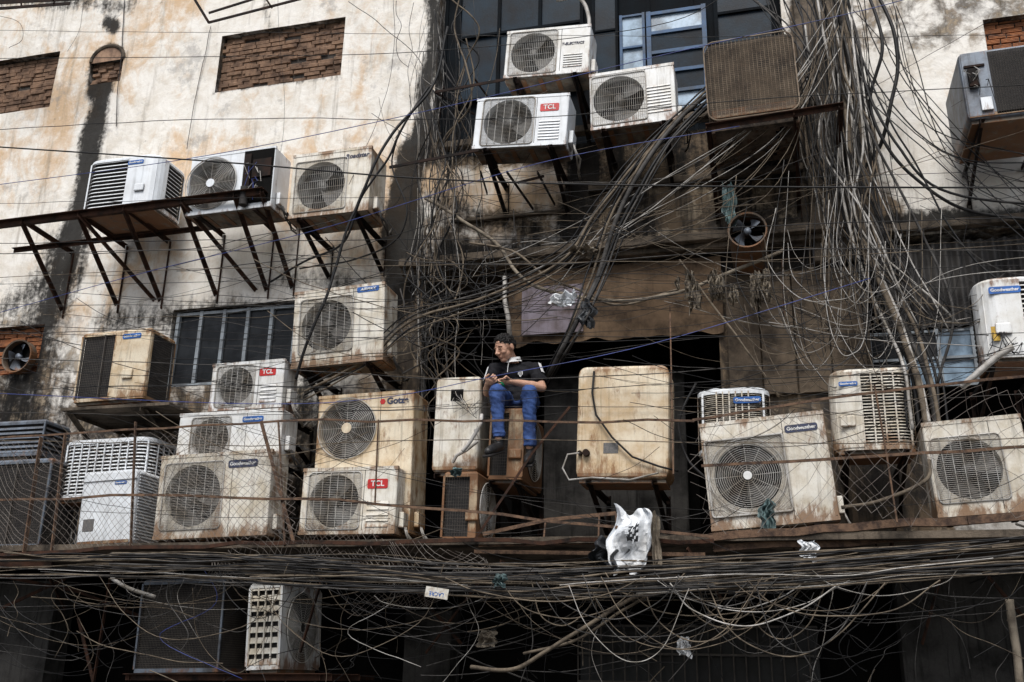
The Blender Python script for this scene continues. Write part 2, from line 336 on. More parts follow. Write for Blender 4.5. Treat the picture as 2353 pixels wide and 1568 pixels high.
def ac_fan(bl,br,tl,d,D,label,paint='white',style='wire',fan=(.34,.5,.38),bd=None,slats=None,br_=True,open_panel=False,wire='wire'):
    m,W,H=frame(bl,br,tl,d); e=empty('air_conditioner',m); tag(e,label,'air conditioner','air conditioner outdoor units')
    cx,cz,Rr=W*fan[0],H*fan[1],min(H*fan[2],W*.33)
    o=rrect(0,0,W,H,.022,4,10); inn=rrect(.007,.007,W-.007,H-.007,.016,4,10)
    mb=MB()
    hole=[]
    for (x,z) in inn:
        a=math.atan2(z-cz,x-cx); hole.append((cx+Rr*math.cos(a),cz+Rr*math.sin(a)))
    mb.loops([[(x,.1,z) for x,z in hole],[(x,.0,z) for x,z in hole],[(x,0,z) for x,z in inn],[(x,.007,z) for x,z in o],[(x,D-.006,z) for x,z in o],[(x,D,z) for x,z in inn]],capb=True)
    mb.box(W*.66,-.0015,.02,W*.66+.004,.001,H-.02,1)
    for sx,sz in ((.02,.03),(W-.02,.03),(.02,H-.03),(W-.02,H-.03)): mb.cylY((sx,sz),.006,-.002,.002,8,1)
    mb.box(-.002,-.003,-.002,W+.002,D*.5,.03,0)
    mb.box(-.003,-.004,H-.028,W+.003,.03,H+.003,0)
    mb.obj('casing',[paint,'dark'],e,smooth=False)
    mb=MB(); mb.add([(cx+Rr*1.01*math.cos(2*math.pi*i/40),.1,cz+Rr*1.01*math.sin(2*math.pi*i/40)) for i in range(40)],[tuple(range(40))]); mb.obj('coil','fins',e)
    fan_blades(e,(cx,cz),Rr,.05,R()*2)
    g=MB()
    if style=='ring':
        ring_grille(g,(cx,cz),Rr*1.03,-.014)
        g.cylY((cx,cz),.05,-.022,-.01,20,1)
        g.obj('fan_grille',[wire,paint],e)
    elif style=='ringsq':
        k=Rr*1.18; ring_grille(g,(cx,cz),Rr*1.15,-.014)
        fr=rrect(cx-k,cz-k,cx+k,cz+k,.02,3,3); g.tube([(x,-.014,z) for x,z in fr],.009,6,closed=True)
        for q in range(14):
            rr=Rr*1.15+.012+q*.017
            if rr>k*1.36: break
            half=math.pi/4-math.acos(min(1,k/rr)) if rr>k else math.pi/4
            for s4 in range(4):
                a0=math.pi/4+s4*math.pi/2; g.tube([(cx+rr*math.cos(a0+half*t),-.013,cz+rr*math.sin(a0+half*t)) for t in (-1,-.6,-.2,.2,.6,1)],.002,4)
        g.cylY((cx,cz),.035,-.022,-.01,20,1); g.obj('fan_grille',[wire,'letterwhite'],e)
    elif style=='wire':
        k=Rr*1.08; x0,x1=max(.02,cx-k),cx+k; z0,z1=max(.025,cz-k),min(H-.02,cz+k)
        fr=rrect(x0,z0,x1,z1,.04,4,3); g.tube([(x,-.006,z) for x,z in fr],.006,5,closed=True)
        z=z0+.014
        while z<z1-.005: g.tube([(x0+.003,-.004,z),(x0+.02,-.022,z),(x1-.02,-.022,z),(x1-.003,-.004,z)],.0019,4); z+=.0155
        for i in range(1,7):
            x=x0+(x1-x0)*i/7; g.tube([(x,-.004,z0),(x,-.024,z0+.02),(x,-.024,z1-.02),(x,-.004,z1)],.0028,4)
        g.obj('fan_grille',[wire],e)
    elif style=='grid':
        k=Rr*1.08; x0,x1=max(.02,cx-k),cx+k; z0,z1=max(.025,cz-k),min(H-.02,cz+k)
        fr=rrect(x0,z0,x1,z1,.03,4,3); g.tube([(x,-.006,z) for x,z in fr],.006,5,closed=True)
        for i in range(1,26):
            x=x0+(x1-x0)*i/26; g.tube([(x,-.004,z0),(x,-.022,z0+.02),(x,-.022,z1-.02),(x,-.004,z1)],.0018,4)
        for i in range(1,7):
            z=z0+(z1-z0)*i/7; g.tube([(x0,-.004,z),(x0+.02,-.022,z),(x1-.02,-.022,z),(x1,-.004,z)],.0026,4)
        g.obj('fan_grille',[wire],e)
    if slats:
        x0,z0,x1,z1,n=slats; g=MB()
        for i in range(n):
            z=H*(z0+(z1-z0)*(i+.5)/n); hh=H*(z1-z0)/n*.28
            g.add([(W*x0,-.001,z+hh),(W*x1,-.001,z+hh),(W*x1,-.008,z-hh),(W*x0,-.008,z-hh),(W*x0,-.001,z-hh),(W*x1,-.001,z-hh)],[(0,3,2,1),(3,4,5,2),(0,4,3),(1,2,5)])
        g.obj('vent_slats',[paint],e)
    if bd:
        for b in bd: badge(e,b[0],W*b[1],H*b[2],W*b[3],-.0)
    if open_panel:
        g=MB(); x0=W*.64; g.box(x0,-.004,.06,W-.01,.0,H-.02,0); g.obj('open_compartment',['dark'],e)
        g=MB(); g.box(x0+.02,-.03,H*.35,x0+.1,-.004,H*.9,0); g.box(x0+.12,-.02,H*.5,W-.03,-.004,H*.8,0); g.tube([(x0+.07,-.05,.02),(x0+.07,-.05,H*.32)],.045,16,1); g.tube([(x0+.15,-.03,.1),(x0+.15,-.03,H*.45)],.012,8,0)
        g.obj('electronics',['darkiron','fins'],e)
        g=MB()
        for i in range(12):
            a=Vector((x0+U(.03,.2),-.04,H*U(.3,.9))); g.tube([a,a+Vector((U(-.05,.08),-.03,U(-.1,.05))),a+Vector((U(-.02,.1),-.01,U(-.2,.1)))],.0035,5,i%2)
        g.obj('loose_wiring',['pale','blue'],e)
    g=MB(); g.box(.012,.012,-.012,W-.012,D-.012,.001)
    for i in range(4): x=W*(.2+.2*i); g.box(x,.03,-.018,x+.05,D-.05,-.012)
    g.obj('base_pan','underpan',e)
    for x in (W*.14,W*.8):
        g=MB(); g.box(x,-.015,-.034,x+.045,D+.01,-.0185); g.obj('foot','darkiron',e)
    if br_: brackets(m,W,D)
    g=MB(); g.box(W+.001,D*.25,.06,W+.05,D*.7,.2); g.obj('valve_cover',[paint],e,bevel=.008)
    g=MB()
    for o_ in (0,.03):
        a=Vector((W+.045,D*.4+o_,.07)); g.tube([a,a+Vector((.02,.0,-.06)),a+Vector((.035+o_,.05,-.13)),a+Vector((.02,.2,-.16-o_)),a+Vector((-.02,max(.25,d-.35)-.03,-.05+U(-.1,.1)))],.008+o_*.1,6)
    g.obj('refrigerant_pipe','grey' if R()<.5 else 'pale',e,smooth=True)
    return e,m,W,H
# ------------------------------------------------------------------ AC: louvre type
def planloop(W,D,r,ins=0):
    return rrect(ins,ins,W-ins,D-ins,max(.004,r-ins),6,6)
def ac_louvre(bl,br,tl,d,D,label,paint='white',r=.05,pitch=.03,panel=None,ribs=.25,style='h',bd=None,br_=False,core='fins',fanside=False,solidtop=.04,slat=None,extra=None,duty=.55):
    m,W,H=frame(bl,br,tl,d); e=empty('air_conditioner',m); tag(e,label,'air conditioner','air conditioner outdoor units')
    slat=slat or paint
    L0=planloop(W,D,r); Li=planloop(W,D,r,.028)
    mb=MB(); mb.loops([[(x,y,.02) for x,y in Li],[(x,y,H-.02) for x,y in Li]],capa=True,capb=True); mb.obj('coil',core,e)
    mb=MB()
    mb.loops([[(x,y,H-solidtop) for x,y in L0],[(x,y,H-.016) for x,y in L0],[(x,y,H-.004) for x,y in planloop(W,D,r,.006)],[(x,y,H+.008) for x,y in planloop(W,D,r,.022)],[(x,y,H+.014) for x,y in planloop(W,D,r,.06)]],capb=True,capa=True)
    mb.loops([[(x,y,0) for x,y in L0],[(x,y,.035) for x,y in L0]],capa=True,capb=True)
    for cx,cy in ((r*.3,r*.3),(W-r*.3,r*.3),(W-r*.3,D-r*.3),(r*.3,D-r*.3)): mb.box(cx-.009,cy-.009,.03,cx+.009,cy+.009,H-.03)
    mb.obj('casing',paint,e)
    g=MB()
    if style=='h':
        z=.04
        while z<H-solidtop-.012:
            g.loops([[(x,y,z) for x,y in planloop(W,D,r,.002)],[(x,y,z+pitch*duty) for x,y in planloop(W,D,r,.016)]]); z+=pitch
    else:
        z=.04
        while z<H-solidtop: g.tube([(x,y,z) for x,y in planloop(W,D,r,.006)],.0016,4,closed=True); z+=pitch
        n=int(W/(pitch*.8))
        for i in range(n+1):
            x=.01+(W-.02)*i/n; g.tube([(x,.005,.03),(x,.005,H-.03)],.0015,4)
        n=int(D/(pitch*.8))
        for i in range(n+1):
            y=.01+(D-.02)*i/n; g.tube([(W-.005,y,.03),(W-.005,y,H-.03)],.0015,4); g.tube([(.005,y,.03),(.005,y,H-.03)],.0015,4)
    if ribs:
        n=max(1,round((W-2*r)/ribs))
        for i in range(0,n+1): x=r+(W-2*r)*i/n; g.box(x-.006,-.001,.03,x+.006,.015,H-.03)
        n=max(1,round((D-2*r)/ribs))
        for i in range(0,n+1): y=r+(D-2*r)*i/n; g.box(W-.015,y-.006,.03,W+.001,y+.006,H-.03); g.box(-.001,y-.006,.03,.015,y+.006,H-.03)
    g.obj('louvres',slat,e)
    if panel:
        a,b,wrap=panel
        x0,x1=W*a,W*b
        if wrap>0:
            path=[(x0,-.006),(W-r,-.006)]+[(W-r+(r+.006)*math.sin(t*math.pi/12),r-(r+.006)*math.cos(t*math.pi/12)) for t in range(1,7)]+[(W+.006,r+wrap)]
        elif wrap<0:
            path=[(-.006,r-wrap)]+[(r-(r+.006)*math.cos(t*math.pi/12),r-(r+.006)*math.sin(t*math.pi/12)) for t in range(0,7)]+[(x1,-.006)]
        else: path=[(x0,-.006),(x1,-.006)]
        g=MB(); vs=[];n=len(path)
        for z in (.02,H-.02): vs+=[(x,y,z) for x,y in path]
        g.add(vs,[(i,i+1,n+i+1,n+i) for i in range(n-1)])
        g.box(x0,-.005,.02,x0+.004,.02,H-.02) if wrap>=0 else g.box(x1-.004,-.005,.02,x1,.02,H-.02)
        g.obj('service_panel',paint,e,smooth=False)
        xm=(x0+x1)/2
        g=MB(); g.box(xm-.06,-.03,H*.28,xm+.06,-.006,H*.42); g.obj('junction_cover',paint,e,bevel=.012)
    if bd:
        for b in bd: badge(e,b[0],W*b[1],H*b[2],b[3],-.007 if panel else -.003)
    if fanside:
        c=(D*.5,H*.5); Rr=min(D,H)*.42
        g=MB(); ring_grille(g,c,Rr,-.012,.02,10,.0025); g.disc(c,Rr,.001,32,1)
        o=g.obj('fan_grille',['wire','dark'],e); o.matrix_local=Matrix.Translation((W+.004,0,0))@Matrix.Rotation(math.pi/2,4,'Z')
        g=MB(); g.box(W-.001,.01,.02,W+.003,D-.01,H-.02); g.obj('front_panel',paint,e)
        g=fan_blades(e,c,Rr*.9,-.0,1); g.matrix_local=Matrix.Translation((W+.004,0,0))@Matrix.Rotation(math.pi/2,4,'Z')@Matrix.Diagonal((1,.1,1,1))
    if extra: extra(e,W,H,D)
    g=MB(); g.box(.03,.03,-.03,W-.03,D-.03,-.001); g.obj('base_pan','underpan',e)
    if br_: brackets(m,W,D)
    return e,m,W,H
def ac_box(bl,br,tl,d,D,label,paint='beige',details=None,br_=False,rc=.05):
    m,W,H=frame(bl,br,tl,d); e=empty('air_conditioner',m); tag(e,label,'air conditioner','air conditioner outdoor units')
    mb=MB(); prof=lambda ins,rr:[(x,z) for x,z in rrect(ins,ins,W-ins,H-ins,rr,6,5)]
    mb.loops([[(x,0,z) for x,z in prof(.03,rc*.6)],[(x,.008,z) for x,z in prof(.008,rc*.8)],[(x,.03,z) for x,z in prof(0,rc)],[(x,D,z) for x,z in prof(0,rc)]],capa=True,capb=True)
    mb.obj('casing',paint,e)
    g=MB(); g.box(.02,-.004,.02,W-.02,.02,.05); g.obj('base_flange','rusty',e)
    if details: details(e,W,H,D)
    g=MB(); g.box(.03,.03,-.03,W-.03,D-.03,-.001); g.obj('base_pan','underpan',e)
    if br_: brackets(m,W,D)
    return e,m,W,H
# ------------------------------------------------------------------ upper centre units
ac_fan((1157,180),(1352,164),(1161,74),.75,.34,'white air conditioner with rust-streaked top on an iron bracket','white','grid',(.33,.5,.42),[('TEL',.8,.62,.26)],slats=(.70,.12,.92,.42,6))
ac_fan((1085,342),(1300,331),(1091,228),.85,.34,'white air conditioner with a red brand badge, pale fan grille','clean','wire',(.36,.5,.44),[('TCL',.8,.74,.20)],slats=(.70,.10,.92,.5,7))
ac_fan((1358,300),(1556,273),(1358,172),.75,.36,'white air conditioner with round dark fan beside the blue window','white','grid',(.34,.5,.4),None,slats=(.66,.15,.95,.65,9))
def cage(e,W,H,D):
    pr=lambda ins,rr:rrect(ins,ins,W-ins,H-ins,rr,6,8)
    g=MB()
    for y in (-.012,.06,.2,.34,.48,.62): g.tube([(x,y,z) for x,z in pr(-.008,.10)],.007 if y<0 else .003,5,closed=True)
    z=.04
    while z<H-.03:
        g.tube([(.012,-.012,z),(W-.012,-.012,z)],.0022,4); z+=.021
    n=22
    for i in range(1,n): x=W*i/n; g.tube([(x,-.014,.01),(x,-.014,H-.008)],.0022,4)
    L=pr(-.006,.10)
    for k in range(0,len(L),1): g.tube([(L[k][0],-.01,L[k][1]),(L[k][0],D-.02,L[k][1])],.0018,4)
    g.obj('wire_cage','wirecage',e)
    g=MB(); g.box(W*.03,-.002,H*.02,W*.97,.01,H*.12); g.obj('lower_flange','brownpaint',e)
e,m,W,H=ac_box((1632,279),(1838,250),(1631,102),1.0,.74,'deep rusted condenser with rounded wire cage on a rack','cagecore',details=cage,rc=.10)
mb=MB(); mb.box(.01,.03,-.10,W-.01,.74,-.036)
for i in range(44):
    x,y=U(.04,W-.1),U(.06,.66); mb.box(x,y,-.108-R()*.006,x+U(.01,.06),y+U(.012,.05),-.099,1 if i%3 else 2)
for k in (0,1): mb.box(.01+k*(W-.05),.03,-.12,.04+k*(W-.05),.74,-.0995,1)
mb.obj('base_tray',['rusttray','rustlight','dark'],e)
mb=MB()
a=P(1622,292,1.04); b=P(1940,242,1.04); mb.angle(a,b,.045)
for f in (.02,.66,.98):
    q=a.lerp(b,f); w=Vector((q.x,YW,q.z)); mb.angle(q,w,.04); mb.angle(w,w-Vector((0,0,.6)),.04,up=(1,0,0)); mb.angle(q,w-Vector((0,0,.5)),.035)
tag(mb.obj('metal_rack','rustiron',center=True),'rusty iron rack carrying a brown condenser on the facade','metal rack')
def a5(e,W,H,D):
    g=MB(); g.box(.02,-.006,.03,.22,.004,H-.02); g.obj('open_compartment','galv',e)
    g=MB(); g.box(.05,-.05,H*.45,.13,-.006,H*.7); g.box(.12,-.03,H*.1,.21,-.006,H*.28,1); g.box(.03,-.02,H*.75,.2,-.006,H*.78)
    g.obj('electronics',['darkiron','clean'],e)
    g=MB()
    for i in range(10):
        a=Vector((U(.04,.2),-.04,H*U(.3,.8))); g.tube([a,a+Vector((U(-.05,.05),-.04,U(-.1,.05))),a+Vector((U(-.06,.06),-.01,U(-.25,.1)))],.0035,5,i%2)
    g.obj('loose_wiring',['pale','black'],e)
    g=MB(); g.box(.24,-.004,.03,W-.02,.002,H-.03,1)
    z=.05
    while z<H-.05: g.tube([(.25,-.012,z),(W-.02,-.012,z)],.0018,4); z+=.022
    for i in range(24): x=.25+(W-.27)*i/23; g.tube([(x,-.01,.03),(x,-.01,H-.03)],.0016,4)
    g.obj('coil_grille',['wiredark','fins'],e)
ac_box((2226,277),(2440,250),(2205,122),1.0,.78,'opened air conditioner with bared wiring and dark coil','galv',details=a5,br_=True)
# ------------------------------------------------------------------ upper left units on rack
ac_louvre((177,489),(350,470),(197,372),.82,.62,'white louvred condenser with a blue badge on an iron rack','clean',r=.17,pitch=.046,panel=(.60,1,.02),ribs=0,bd=[('GW',.70,.86,.2)],slat='clean',duty=.4)
ac_fan((425,497),(622,473),(442,362),.78,.36,'air conditioner with cover removed, bare electronics on a rack','clean','ring',(.27,.5,.42),open_panel=True,br_=False)
ac_fan((662,503),(846,482),(678,358),.8,.42,'dusty white air conditioner with dark round fan on brackets','dirty','grid',(.38,.47,.37),[('ROAD',.82,.87,.30)])
mb=MB()
y1=.88
a=P(-60,520,y1); b=P(604,437,y1); mb.angle(a,b,.05); mb.bar(a+Vector((0,.05,-.03)),b+Vector((0,.05,-.03)),.05,.012)
a2=Vector((a.x,YW-.25,a.z-.03)); b2=Vector((b.x,YW-.25,b.z-.03)); mb.angle(a2,b2,.045)
for px in (60,195,300,430,545,602):
    f=(px+60)/664; q=a.lerp(b,f); w=Vector((q.x+.0,YW-.01,q.z-.03)); mb.angle(q,w,.04)
    lo=w-Vector((0,0,.85)); mb.angle(w,lo,.04,up=(1,0,0)); mb.angle(q-Vector((0,0,.03)),lo+Vector((0,0,.1)),.035)
    if px in (195,430): mb.angle(q-Vector((0,0,.02)),lo+Vector((.5,0,.12)),.03)
tag(mb.obj('metal_rack','rustiron',center=True),'long rusty angle-iron rack carrying two condensers','metal rack')
# ------------------------------------------------------------------ middle-left units
ac_fan((668,848),(880,826),(687,672),.85,.36,'tall cream air conditioner with black cable hanging across it','dirty','wire',(.37,.52,.33),[('AIR',.82,.93,.24)])
ac_louvre((166,926),(328,914),(192,768),.92,.46,'beige rusted condenser with dark grille on a plank platform','beige',r=.03,pitch=.026,style='grid',panel=(.5,1,.02),ribs=.3,bd=[('GW',.74,.9,.22)],slat='wiredark')
ac_fan((478,946),(646,935),(487,838),.92,.3,'small white air conditioner with a red badge under the window','white','wire',(.34,.5,.40),[('TCL',.78,.75,.22)],slats=(.70,.1,.92,.5,5))
ac_fan((402,1056),(642,1045),(420,952),1.0,.32,'white air conditioner wedged between two others','white','wire',(.32,.42,.44),[('GW',.72,.8,.20)])
mb=MB(); a=P(136,938,1.0); b=P(350,925,1.0)
for i in range(5): mb.box(a.x+U(-.03,.03),YW-1.0+i*.2,a.z-.03,b.x+.2+U(-.03,.03),YW-1.0+i*.2+.19,a.z)
for f in (.1,.9): q=a.lerp(b,f); mb.angle((q.x,YW-1.0,a.z-.05),(q.x,YW,a.z-.05),.04); mb.angle((q.x,YW-.95,a.z-.06),(q.x,YW,a.z-.6),.035)
tag(mb.obj('wooden_platform','concrete',center=True),'dark plank platform under a beige condenser','platform')
# ------------------------------------------------------------------ lower row
ac_louvre((-70,1262),(88,1258),(-50,1062),1.05,.5,'dark caged condenser with a blue-grey steel frame','galv',r=.02,pitch=.026,style='grid',ribs=.4,slat='wiredark')
ac_louvre((-40,1052),(92,1046),(-30,972),.7,.4,'dark slatted condenser box under the plank platform','galv',r=.02,pitch=.05,ribs=0,slat='galv',br_=True)
ac_louvre((122,1150),(330,1140),(137,1016),.85,.6,'white condenser with close-set louvres','clean',r=.16,pitch=.036,ribs=.09,slat='clean',duty=.45)
def d1(e,W,H,D):
    g=MB(); z=.05
    while z<H-.05: g.box(W+.001,.05,z,W+.012,D-.03,z+.012); z+=.03
    g.obj('side_louvres','clean',e)
    badge(e,'GW',W*.72,H*.82,.13,-.001)
    g=MB(); g.box(W*.1,-.003,H*.2,W*.3,-.001,H*.36); g.obj('data_plate','greydecal',e)
    g=MB(); g.box(.0,-.012,H*.86,W,.02,H*.87); g.obj('lid_lip','clean',e)
ac_box((172,1259),(298,1251),(190,1086),1.1,.45,'white boxy condenser behind wire mesh','clean',details=d1)
ac_fan((350,1241),(612,1229),(366,1050),1.15,.34,'cream air conditioner behind chain-link mesh','dirty','wire',(.32,.5,.37),[('GWN',.75,.85,.26)],br_=False)
ac_fan((712,1232),(940,1224),(735,912),.98,.4,'tall yellowed air conditioner with spiral fan guard','beige','ring',(.32,.75,.215),[('GOTZE',.80,.93,.30)],br_=False)
ac_fan((685,1229),(906,1226),(699,1078),1.17,.3,'cream air conditioner with a red badge on the ledge','dirty','wire',(.35,.5,.40),[('TCL',.80,.74,.21)],br_=False,slats=(.70,.08,.93,.5,5))
def d5(e,W,H,D):
    g=MB(); g.box(W*.35,-.004,H*.74,W*.62,-.001,H*.86); g.obj('opening','dark',e)
    g=MB()
    for i in range(8):
        a=Vector((W*U(.4,.6),-.01,H*U(.72,.84))); g.tube([a,a+Vector((U(.0,.1),-.05,-.05)),a+Vector((U(.02,.25),-.05,-.12-U(0,.1))),a+Vector((U(.1,.3),-.02,-.08))],.003,5,i%2)
    g.obj('loose_wiring',['pale','black'],e)
    g=MB(); a=Vector((W*.95,-.04,H*.42)); g.tube([a,a+Vector((.03,-.03,-.12)),a+Vector((-.06,-.05,-.2)),a+Vector((-.16,-.02,-.24)),a+Vector((-.2,0,-.3))],.016,8); g.obj('refrigerant_pipe','pale',e)
ac_box((990,1086),(1097,1084),(1000,868),.92,.42,'cream condenser seen side-on with an open wiring port','dirty',details=d5,br_=True)
se,sm,sW,sH=ac_louvre((1120,1102),(1200,1102),(1126,940),.95,.72,'rusted condenser that the repairman sits on','rusty',r=.02,pitch=.026,style='grid',panel=(.55,1,0),ribs=0,slat='wiredark',fanside=True,br_=True)
ac_louvre((1012,1243),(1092,1243),(1030,1086),1.1,.6,'brown dusty condenser standing end-on on the ledge','rusty',r=.02,pitch=.03,style='grid',panel=(.78,1,0),ribs=0,slat='wiredark',fanside=True)
def d8(e,W,H,D):
    g=MB(); g.box(W*.3,-.003,H*.22,W*.46,-.001,H*.31); g.obj('data_plate','greydecal',e)
    g=MB(); g.tube([(W*.18,-.01,H*.95),(W*.17,-.03,H*.75),(W*.22,-.04,H*.55),(W*.4,-.04,H*.35),(W*.62,-.04,H*.18),(W*.9,-.03,H*.1),(W*1.1,-.02,H*.06)],.009,8); g.obj('hose','black',e,smooth=True)
    g=MB(); g.cylY((W*.12,H*.22),.03,-.05,0,12); g.cylY((W*.05,H*.22),.02,-.04,0,12); g.obj('valve','darkiron',e)
    g=MB(); g.tube([(W*.06,-.03,H*.22),(-.06,-.06,H*.2),(-.1,-.06,H*.08),(-.04,-.06,-.02),(W*.2,-.06,0),(W*.6,-.06,-.02),(W*.9,-.06,.04)],.008,6); g.obj('refrigerant_pipe','pale',e)
    g=MB(); g.tube([(.05,.004,.06),(.05,.004,H-.07),(W-.05,.004,H-.07),(W-.05,.004,.06)],.006,6); g.obj('pressed_rib','beige',e)
ac_box((1322,1101),(1538,1101),(1331,843),1.0,.4,'large yellowed condenser casing with rounded corners and rust','beige',details=d8,br_=True,rc=.08)
ac_louvre((1603,1040),(1775,1036),(1607,895),.62,.5,'white condenser with close louvres and a blue badge','clean',r=.18,pitch=.018,ribs=.06,bd=[('GW',.70,.80,.24)],solidtop=.05,slat='dirty',br_=True)
ac_fan((1636,1221),(1932,1194),(1606,976),1.18,.36,'tilted cream air conditioner with spiral guard and loose wires','beige' if 0 else 'dirty','ringsq',(.34,.47,.30),[('GWN',.81,.86,.26)],br_=False)
ac_louvre((1920,1036),(2115,1030),(1913,852),.98,.5,'cream louvred condenser with a bulging side panel','dirty',r=.15,pitch=.026,panel=(0,.36,-.03),ribs=.085,bd=[('GW',.22,.82,.15)],slat='dirty',br_=True)
ac_fan((2157,1190),(2392,1172),(2134,972),1.2,.34,'cream air conditioner with rust-edged square grille','dirty','wire',(.40,.48,.42),None,br_=False)
def d13(e,W,H,D):
    g=MB(); g.box(.07,-.012,.14,.13,-.008,.26); g.obj('warning_tape','yellow',e)
    g=MB()
    for i in range(6):
        a=Vector((U(.06,.2),-.03,H*.3)); g.tube([a,a+Vector((U(-.1,.1),-.06,-.12)),a+Vector((U(-.1,.16),-.04,-.2)),a+Vector((U(.0,.2),-.01,-.1))],.004,5)
    g.obj('loose_wiring','black',e)
ac_louvre((2264,824),(2430,816),(2253,642),1.1,.5,'white condenser with blue badge and a bent drain hose','white',r=.18,pitch=.04,panel=(0,.62,-.03),ribs=0,bd=[('GW',.40,.84,.24)],br_=True,extra=d13,duty=.4)
ac_louvre((563,1541),(641,1538),(578,1343),1.15,.8,'white condenser end-on with a coarse square grille','white',r=.02,pitch=.09,ribs=.075,fanside=True,slat='dirty')
ac_louvre((305,1547),(500,1545),(330,1335),1.0,.5,'dark mesh condenser casing under the ledge','galv',r=.02,pitch=.02,style='grid',ribs=0,slat='wiredark')
mb=MB(); mb.angle(P(285,1556,1.2),P(760,1556,1.2),.05); mb.angle(P(285,1556,1.2)+Vector((0,.6,0)),P(760,1556,1.2)+Vector((0,.6,0)),.05)
for px in (300,520,740): q=P(px,1556,1.2); mb.angle(q,q+Vector((0,1.2,0)),.04)
tag(mb.obj('metal_rack','rustiron',center=True),'low iron rack carrying a white condenser under the ledge','metal rack')
# ------------------------------------------------------------------ BUILDING
bld=empty('apartment_building'); tag(bld,'grimy stained plaster apartment building crowded with air conditioners','building')
def rect(pl,pt,pr,pb,d=0):
    pm=(pl+pr)/2; ym=(pt+pb)/2
    return (P(pl,ym,d).x,P(pm,pb,d).z,P(pr,ym,d).x,P(pm,pt,d).z)
H_brick=rect(505,62,787,192); H_brickL=rect(-150,142,122,264); H_arch=rect(207,140,279,190)
H_bay=rect(1006,-150,1800,322); H_win=rect(388,702,676,882); H_mid=rect(962,602,1660,1238); H_right=rect(2000,528,2520,1010); H_brickR=rect(2262,28,2520,100); H_fan=rect(-60,752,92,862)
holes=[H_brick,H_brickL,H_arch,H_bay,H_win,H_mid,H_right,H_brickR,H_fan]
ZB=P(1177,1268,0).z; X0,X1,ZT=-14.5,5.5,11.2
def gridlines(a,b,step,extra):
    ls=[a+i*step for i in range(int((b-a)/step)+1)]+[b]
    ls=[l for l in ls if all(abs(l-e)>.025 for e in extra)]+[e for e in extra if a<e<b]
    return sorted(set(round(l,4) for l in ls))
xs=gridlines(X0,X1,.06,[h[0] for h in holes]+[h[2] for h in holes]); zs=gridlines(ZB,ZT,.06,[h[1] for h in holes]+[h[3] for h in holes])
def seg(p,q): a=P(*p);b=P(*q); return (a.x,a.z,b.x,b.z)
soot=[(seg((243,185),(200,380)),.12,1.1),(seg((200,380),(160,560)),.14,1.0),(seg((160,560),(110,740)),.22,.85),(seg((100,740),(20,960)),.3,.75),
 (seg((262,60),(255,50)),.1,1.0),(seg((245,140),(235,200)),.17,1.3),(seg((985,280),(930,420)),.12,1.2),(seg((940,360),(915,690)),.16,1.25),(seg((1345,320),(1330,520)),.16,1.1),
 (seg((560,715),(250,740)),.2,.6),(seg((1000,0),(985,300)),.10,.9),(seg((60,1000),(60,1250)),.5,.7),(seg((1930,420),(1960,620)),.15,.8),(seg((700,900),(700,1240)),.5,.6),
 (seg((1000,600),(2000,585)),.16,1.0),(seg((1560,350),(1900,420)),.35,.65),(seg((0,0),(300,10)),.12,.6),(seg((1990,520),(2353,500)),.1,.9),(seg((1700,400),(1780,640)),.35,.6),(seg((30,700),(120,640)),.2,.6),(seg((620,0),(630,60)),.05,.5),(seg((800,650),(640,640)),.12,.5),(seg((1000,450),(1300,560)),.12,.6),(seg((490,210),(780,180)),.03,.6),(seg((1010,330),(1350,340)),.12,.9),(seg((1420,330),(1440,600)),.2,.7)]
brn=[(seg((1000,350),(1300,345)),.2,.72),(seg((1000,540),(1300,530)),.3,.64),(seg((1400,400),(1900,380)),.5,.95),(seg((1400,540),(1940,500)),.5,.9),(seg((1700,700),(1900,1200)),1.1,1),(seg((940,700),(940,1200)),.3,.9),(seg((300,1000),(700,1100)),.9,.7),(seg((0,900),(200,1200)),.9,.65),(seg((1960,40),(2353,20)),.45,.5),(seg((1870,0),(1890,600)),.28,1)]
def segd(x,z,s):
    ax,az,bx,bz=s; dx,dz=bx-ax,bz-az; L=dx*dx+dz*dz; t=max(0,min(1,((x-ax)*dx+(z-az)*dz)/L)) if L>0 else 0
    return math.hypot(x-ax-dx*t,z-az-dz*t)
vs=[];cols=[]
xr=P(1950,300).x
for z in zs:
    for x in xs:
        w=noise.noise(Vector((x*1.3,0,z*1.3)))*.12; n=noise.noise(Vector((x*.6,3,z*.5)))
        s=0
        for sg,r,k in soot:
            dd=segd(x+w,z+w*.5,sg)
            if dd<r*2.2: s=max(s,k*max(0,1-(dd/(r*2.0))**1.5))
        b=0
        for sg,r,k in brn:
            dd=segd(x+w,z,sg)
            if dd<r*1.6: b=max(b,k*min(1,max(0,(r*1.5-dd)/(r*.8))))
        if z<P(300,700).z and x<P(960,800).x: b=max(b,min(.5,.25+.15*(P(300,700).z-z)))
        vs.append((x,YW+noise.noise(Vector((x*2,1,z*2)))*.008,z)); cols.append((min(1,s),min(1,b*.95),0.1 if x>xr else max(0,min(1,.5+n*1.2)),1))
nx=len(xs);fs=[]
for j in range(len(zs)-1):
    zc=(zs[j]+zs[j+1])/2
    for i in range(nx-1):
        xc=(xs[i]+xs[i+1])/2
        if any(h[0]<xc<h[2] and h[1]<zc<h[3] for h in holes): continue
        fs.append((j*nx+i,j*nx+i+1,(j+1)*nx+i+1,(j+1)*nx+i))
for (a,b,c,dd) in holes:
    T=.22; base=len(vs); pts=[(a,b),(c,b),(c,dd),(a,dd)]
    for x,z in pts: vs.append((x,YW,z)); vs.append((x,YW+T,z)); cols+= [(.45,.6,.2,1)]*2
    for i in range(4): j=(i+1)%4; fs.append((base+2*i,base+2*i+1,base+2*j+1,base+2*j))
